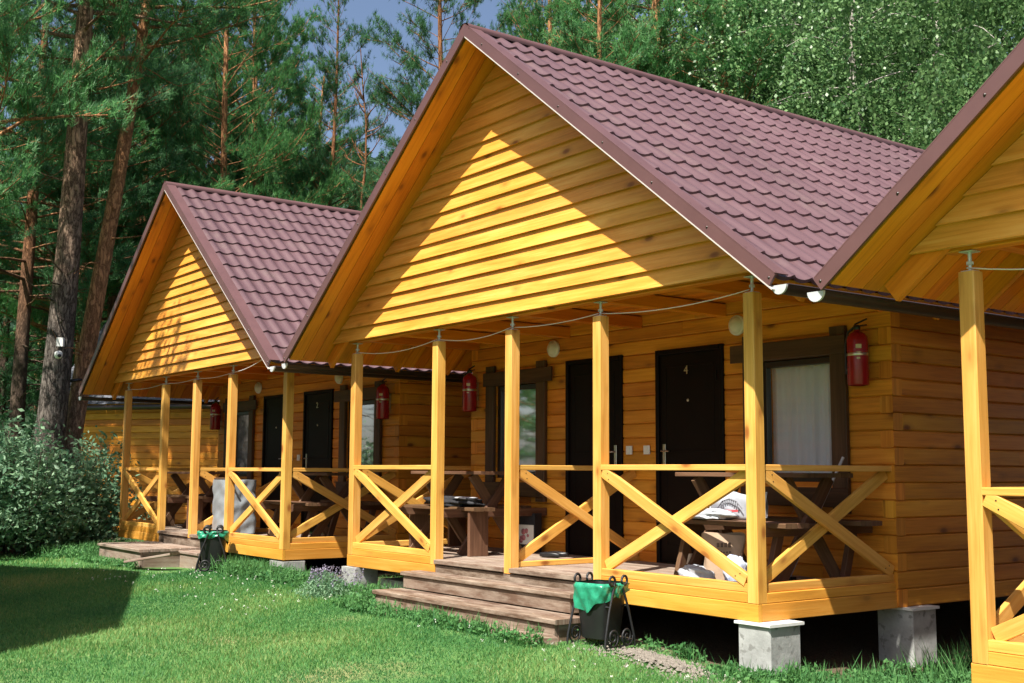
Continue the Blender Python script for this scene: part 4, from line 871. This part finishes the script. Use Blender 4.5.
# unseen hut added outside the frame; its roof is shaped to cast the lawn shadow
SUNV=np.array([-.212,.477,-.774])
def up_to(px,py,h): k=h/.774; return (px+.212*k,py-.477*k)
hq=[up_to(-15.5,-6.0,5.2),up_to(-10.0,-1.2,5.2),up_to(-4.25,-3.36,5.2),up_to(-1.2,-7.6,5.2)]
hc=V((sum(p[0] for p in hq)/4,sum(p[1] for p in hq)/4,0)); hut=empty('shadow_casting_hut',(hc.x,hc.y,-.45),0,'unseen wooden hut added across the lawn to cast the shadow on the grass','hut')
b=MB(); top=[(p[0]-hc.x,p[1]-hc.y,5.3) for p in hq]; bot=[(p[0]-hc.x,p[1]-hc.y,5.15) for p in hq]; b.face(top[::-1]); b.face(bot)
for i in range(4): j=(i+1)%4; b.face([top[i],top[j],bot[j],bot[i]])
b.build('roof',M['tile'],hut)
b=MB(); wl=[((p[0]-hc.x)*.8,(p[1]-hc.y)*.8) for p in hq]
for i in range(4):
    j=(i+1)%4; z=0.
    while z<5.1: b.beam((*wl[i],z+.073),(*wl[j],z+.073),.12,.144,(0,0,1),.01); z+=.1462
b.build('log_wall',M['log'],hut)

# ------------------------------------------------------------------ grass
def inside_any(x,y):
    m=(x>-4.7)&(x<-1.6)&(y>-.84)&(y<.1)
    m|=(x>-12.35)&(x<-9.7)&(y>-1.04)&(y<.1)
    m|=(y>.1)&(x>-14.2)&(x<-7.7)|(y>.05)&(x>-6.35)&(x<.05)&(y<7)
    m|=(np.hypot((x+.72)/.6,(y+.34)/.24)<1)&(rng.random(len(x))<.6)
    return m
def grass(n,dmin,dmax,hmin,hmax,w,pw):
    d=dmin+(dmax-dmin)*rng.random(n)**pw; u=rng.uniform(-160,1180,n); fh=np.array([-math.sin(_y),math.cos(_y)]); x=CAM[0]+fh[0]*d+RT[0]*(u-512)/F*d; y=CAM[1]+fh[1]*d+RT[1]*(u-512)/F*d
    k=~inside_any(x,y)
    patch=np.sin(x*1.1+2)*np.cos(y*1.4+1)+.6*np.sin(x*2.7+y*1.9)
    soil=(y>-.12+.25*np.sin(x*2.1))&(x>-14.5)&(x<4)
    k&=~(soil&(rng.random(n)<.75)); k&=~((patch>.85)&(rng.random(n)<.6)); k&=~((x>-12.9)&(x<-9.4)&(y>-1.75+.2*np.sin(x*3))&(rng.random(n)<.7)); k&=~((x>-4.2)&(x<-2.0)&(y>-1.25+.15*np.sin(x*4))&(rng.random(n)<.35))
    x,y,d,patch=x[k],y[k],d[k],patch[k]; n=len(x); z=ground_z(x,y); h=rng.uniform(hmin,hmax,n)*(1+.25*patch); a=rng.uniform(0,6.283,n)
    P=np.stack([x,y,z-.006],1); s=np.stack([np.cos(a),np.sin(a),0*a],1)*(w*(.6+d/16))[:,None]/2; tip=P+np.stack([rng.normal(0,.45,n)*h,rng.normal(0,.45,n)*h,h],1)
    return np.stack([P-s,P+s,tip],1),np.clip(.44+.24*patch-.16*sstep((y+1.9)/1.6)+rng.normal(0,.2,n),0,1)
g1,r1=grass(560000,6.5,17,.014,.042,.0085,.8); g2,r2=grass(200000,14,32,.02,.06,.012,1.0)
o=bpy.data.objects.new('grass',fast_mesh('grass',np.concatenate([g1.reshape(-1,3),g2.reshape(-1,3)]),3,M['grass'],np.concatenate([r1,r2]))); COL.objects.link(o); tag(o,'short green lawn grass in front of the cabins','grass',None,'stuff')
# taller tufts and leafy weeds against decks, blocks and steps
def weeds():
    V_=[];RN=[]
    strips=[(-4.7,-1.55,-.98,-.84,2600,.11),(-9.3,-7.7,-.45,-.05,5200,.17),(-12.6,-10.5,-1.25,-1.0,1500,.09),(-7.9,-6.3,-.4,.1,2600,.14),(-5.9,-4.7,-.5,-.1,1500,.12),(.35,2.1,-.2,1.3,6000,.13),(.9,1.9,.6,1.7,6500,.24),(-1.2,-.2,-.05,.12,300,.10),(-17,-12.6,-1.6,-.4,9000,.16),(-1.95,-1.75,-.62,-.2,350,.10),(-.4,.4,-.30,-.08,500,.06),(-.26,.2,-.10,-.04,350,.08),(.14,.2,.0,.34,250,.09),(-13.6,-12.4,-.95,-.2,2200,.16),(-4.9,-4.72,-.8,-.1,500,.12)]
    for x0,x1,y0,y1,n,h in strips:
        nc=max(6,n//45); cx=rng.uniform(x0,x1,nc); cy=rng.uniform(y0,y1,nc); i=rng.integers(0,nc,n); x=cx[i]+rng.normal(0,.06,n); y=cy[i]+rng.normal(0,.06,n); hh=h*rng.uniform(.4,1.15,nc)[i]
        z=ground_z(x,y)+hh*rng.random(n)**.8; c=np.stack([x,y,z],1); nr=rand_unit(n)+np.array([0,-.2,.9]); nr/=np.linalg.norm(nr,axis=1,keepdims=True); L=rng.uniform(.025,.055,n)
        V_.append(quads(c,nr,rand_unit(n)+np.array([0,0,.4]),L,L*.55)); RN.append(np.clip(rng.normal(.5,.22,n),0,1))
        nb=n//4; i=rng.integers(0,nc,nb); P=np.stack([cx[i]+rng.normal(0,.06,nb),cy[i]+rng.normal(0,.06,nb),0*cx[i]],1); P[:,2]=ground_z(P[:,0],P[:,1]); hb=h*rng.uniform(.6,1.6,nb); a=rng.uniform(0,6.28,nb); s=np.stack([np.cos(a),np.sin(a),0*a],1)*.005
        tip=P+np.stack([rng.normal(0,.3,nb)*hb,rng.normal(0,.3,nb)*hb,hb],1); mid_=(P+tip)/2+s*.3; V_.append(np.stack([P-s,P+s,mid_+s,tip],1)); RN.append(np.clip(rng.normal(.55,.2,nb),0,1))
    return np.concatenate(V_),np.concatenate(RN)
wv,wr=weeds(); o=bpy.data.objects.new('weeds',fast_mesh('weeds',wv,4,M['weed'],wr)); COL.objects.link(o); tag(o,'taller leafy weeds along the decks and blocks','weeds',None,'stuff')
n=180; x=np.concatenate([rng.uniform(-11,-4.5,120),rng.uniform(-3,1.9,60)]); y=np.concatenate([rng.uniform(-2.2,-.3,120),rng.uniform(-1.4,-.2,60)]); k=~inside_any(x,y); x,y=x[k],y[k]; n=len(x); z=ground_z(x,y)+rng.uniform(.03,.07,n)
c=np.repeat(np.stack([x,y,z],1),6,0)+rng.normal(size=(n*6,3))*.006; o=bpy.data.objects.new('clover_flowers',fast_mesh('clover_flowers',quads(c,rand_unit(n*6),rand_unit(n*6),np.full(n*6,.013),np.full(n*6,.010)),4,M['clover'],rng.random(n*6))); COL.objects.link(o); tag(o,'tiny white clover flowers scattered over the lawn','flowers',None,'stuff')

# ------------------------------------------------------------------ light, sky, camera
sd=V(-SUNV/np.linalg.norm(SUNV)); sun=bpy.data.lights.new('sun','SUN'); sun.energy=5.0; sun.angle=R(.53); sun.color=(1,.95,.86)
so=bpy.data.objects.new('sun',sun); COL.objects.link(so); so.rotation_euler=sd.to_track_quat('Z','Y').to_euler()
w=bpy.data.worlds.new('World'); S.world=w; w.use_nodes=True; nt=w.node_tree; bg=nt.nodes['Background']; sk_=nt.nodes.new('ShaderNodeTexSky'); sk_.sky_type='NISHITA'; sk_.sun_disc=False
sk_.sun_elevation=math.asin(sd.z); sk_.sun_rotation=math.atan2(sd.x,sd.y); sk_.air_density=.8; sk_.dust_density=2.4; sk_.ozone_density=.4
nt.links.new(sk_.outputs[0],bg.inputs[0]); bg.inputs[1].default_value=.08
cam=bpy.data.cameras.new('camera'); cam.sensor_width=36; cam.lens=F*36/1024; cam.clip_end=3000; cam.clip_start=.05
co=bpy.data.objects.new('camera',cam); COL.objects.link(co)
mw=Matrix.Identity(4)
for i in range(3): mw[i][0]=RT2[i]; mw[i][1]=UP2[i]; mw[i][2]=-FW[i]; mw[i][3]=CAM[i]
co.matrix_world=mw; S.camera=co
S.view_settings.view_transform='Standard'; S.view_settings.look='None'; S.view_settings.exposure=1.08; S.view_settings.gamma=1
S.render.engine='CYCLES'; S.cycles.max_bounces=7; S.cycles.diffuse_bounces=4; S.cycles.transparent_max_bounces=10; S.cycles.use_denoising=True; S.cycles.sample_clamp_indirect=6
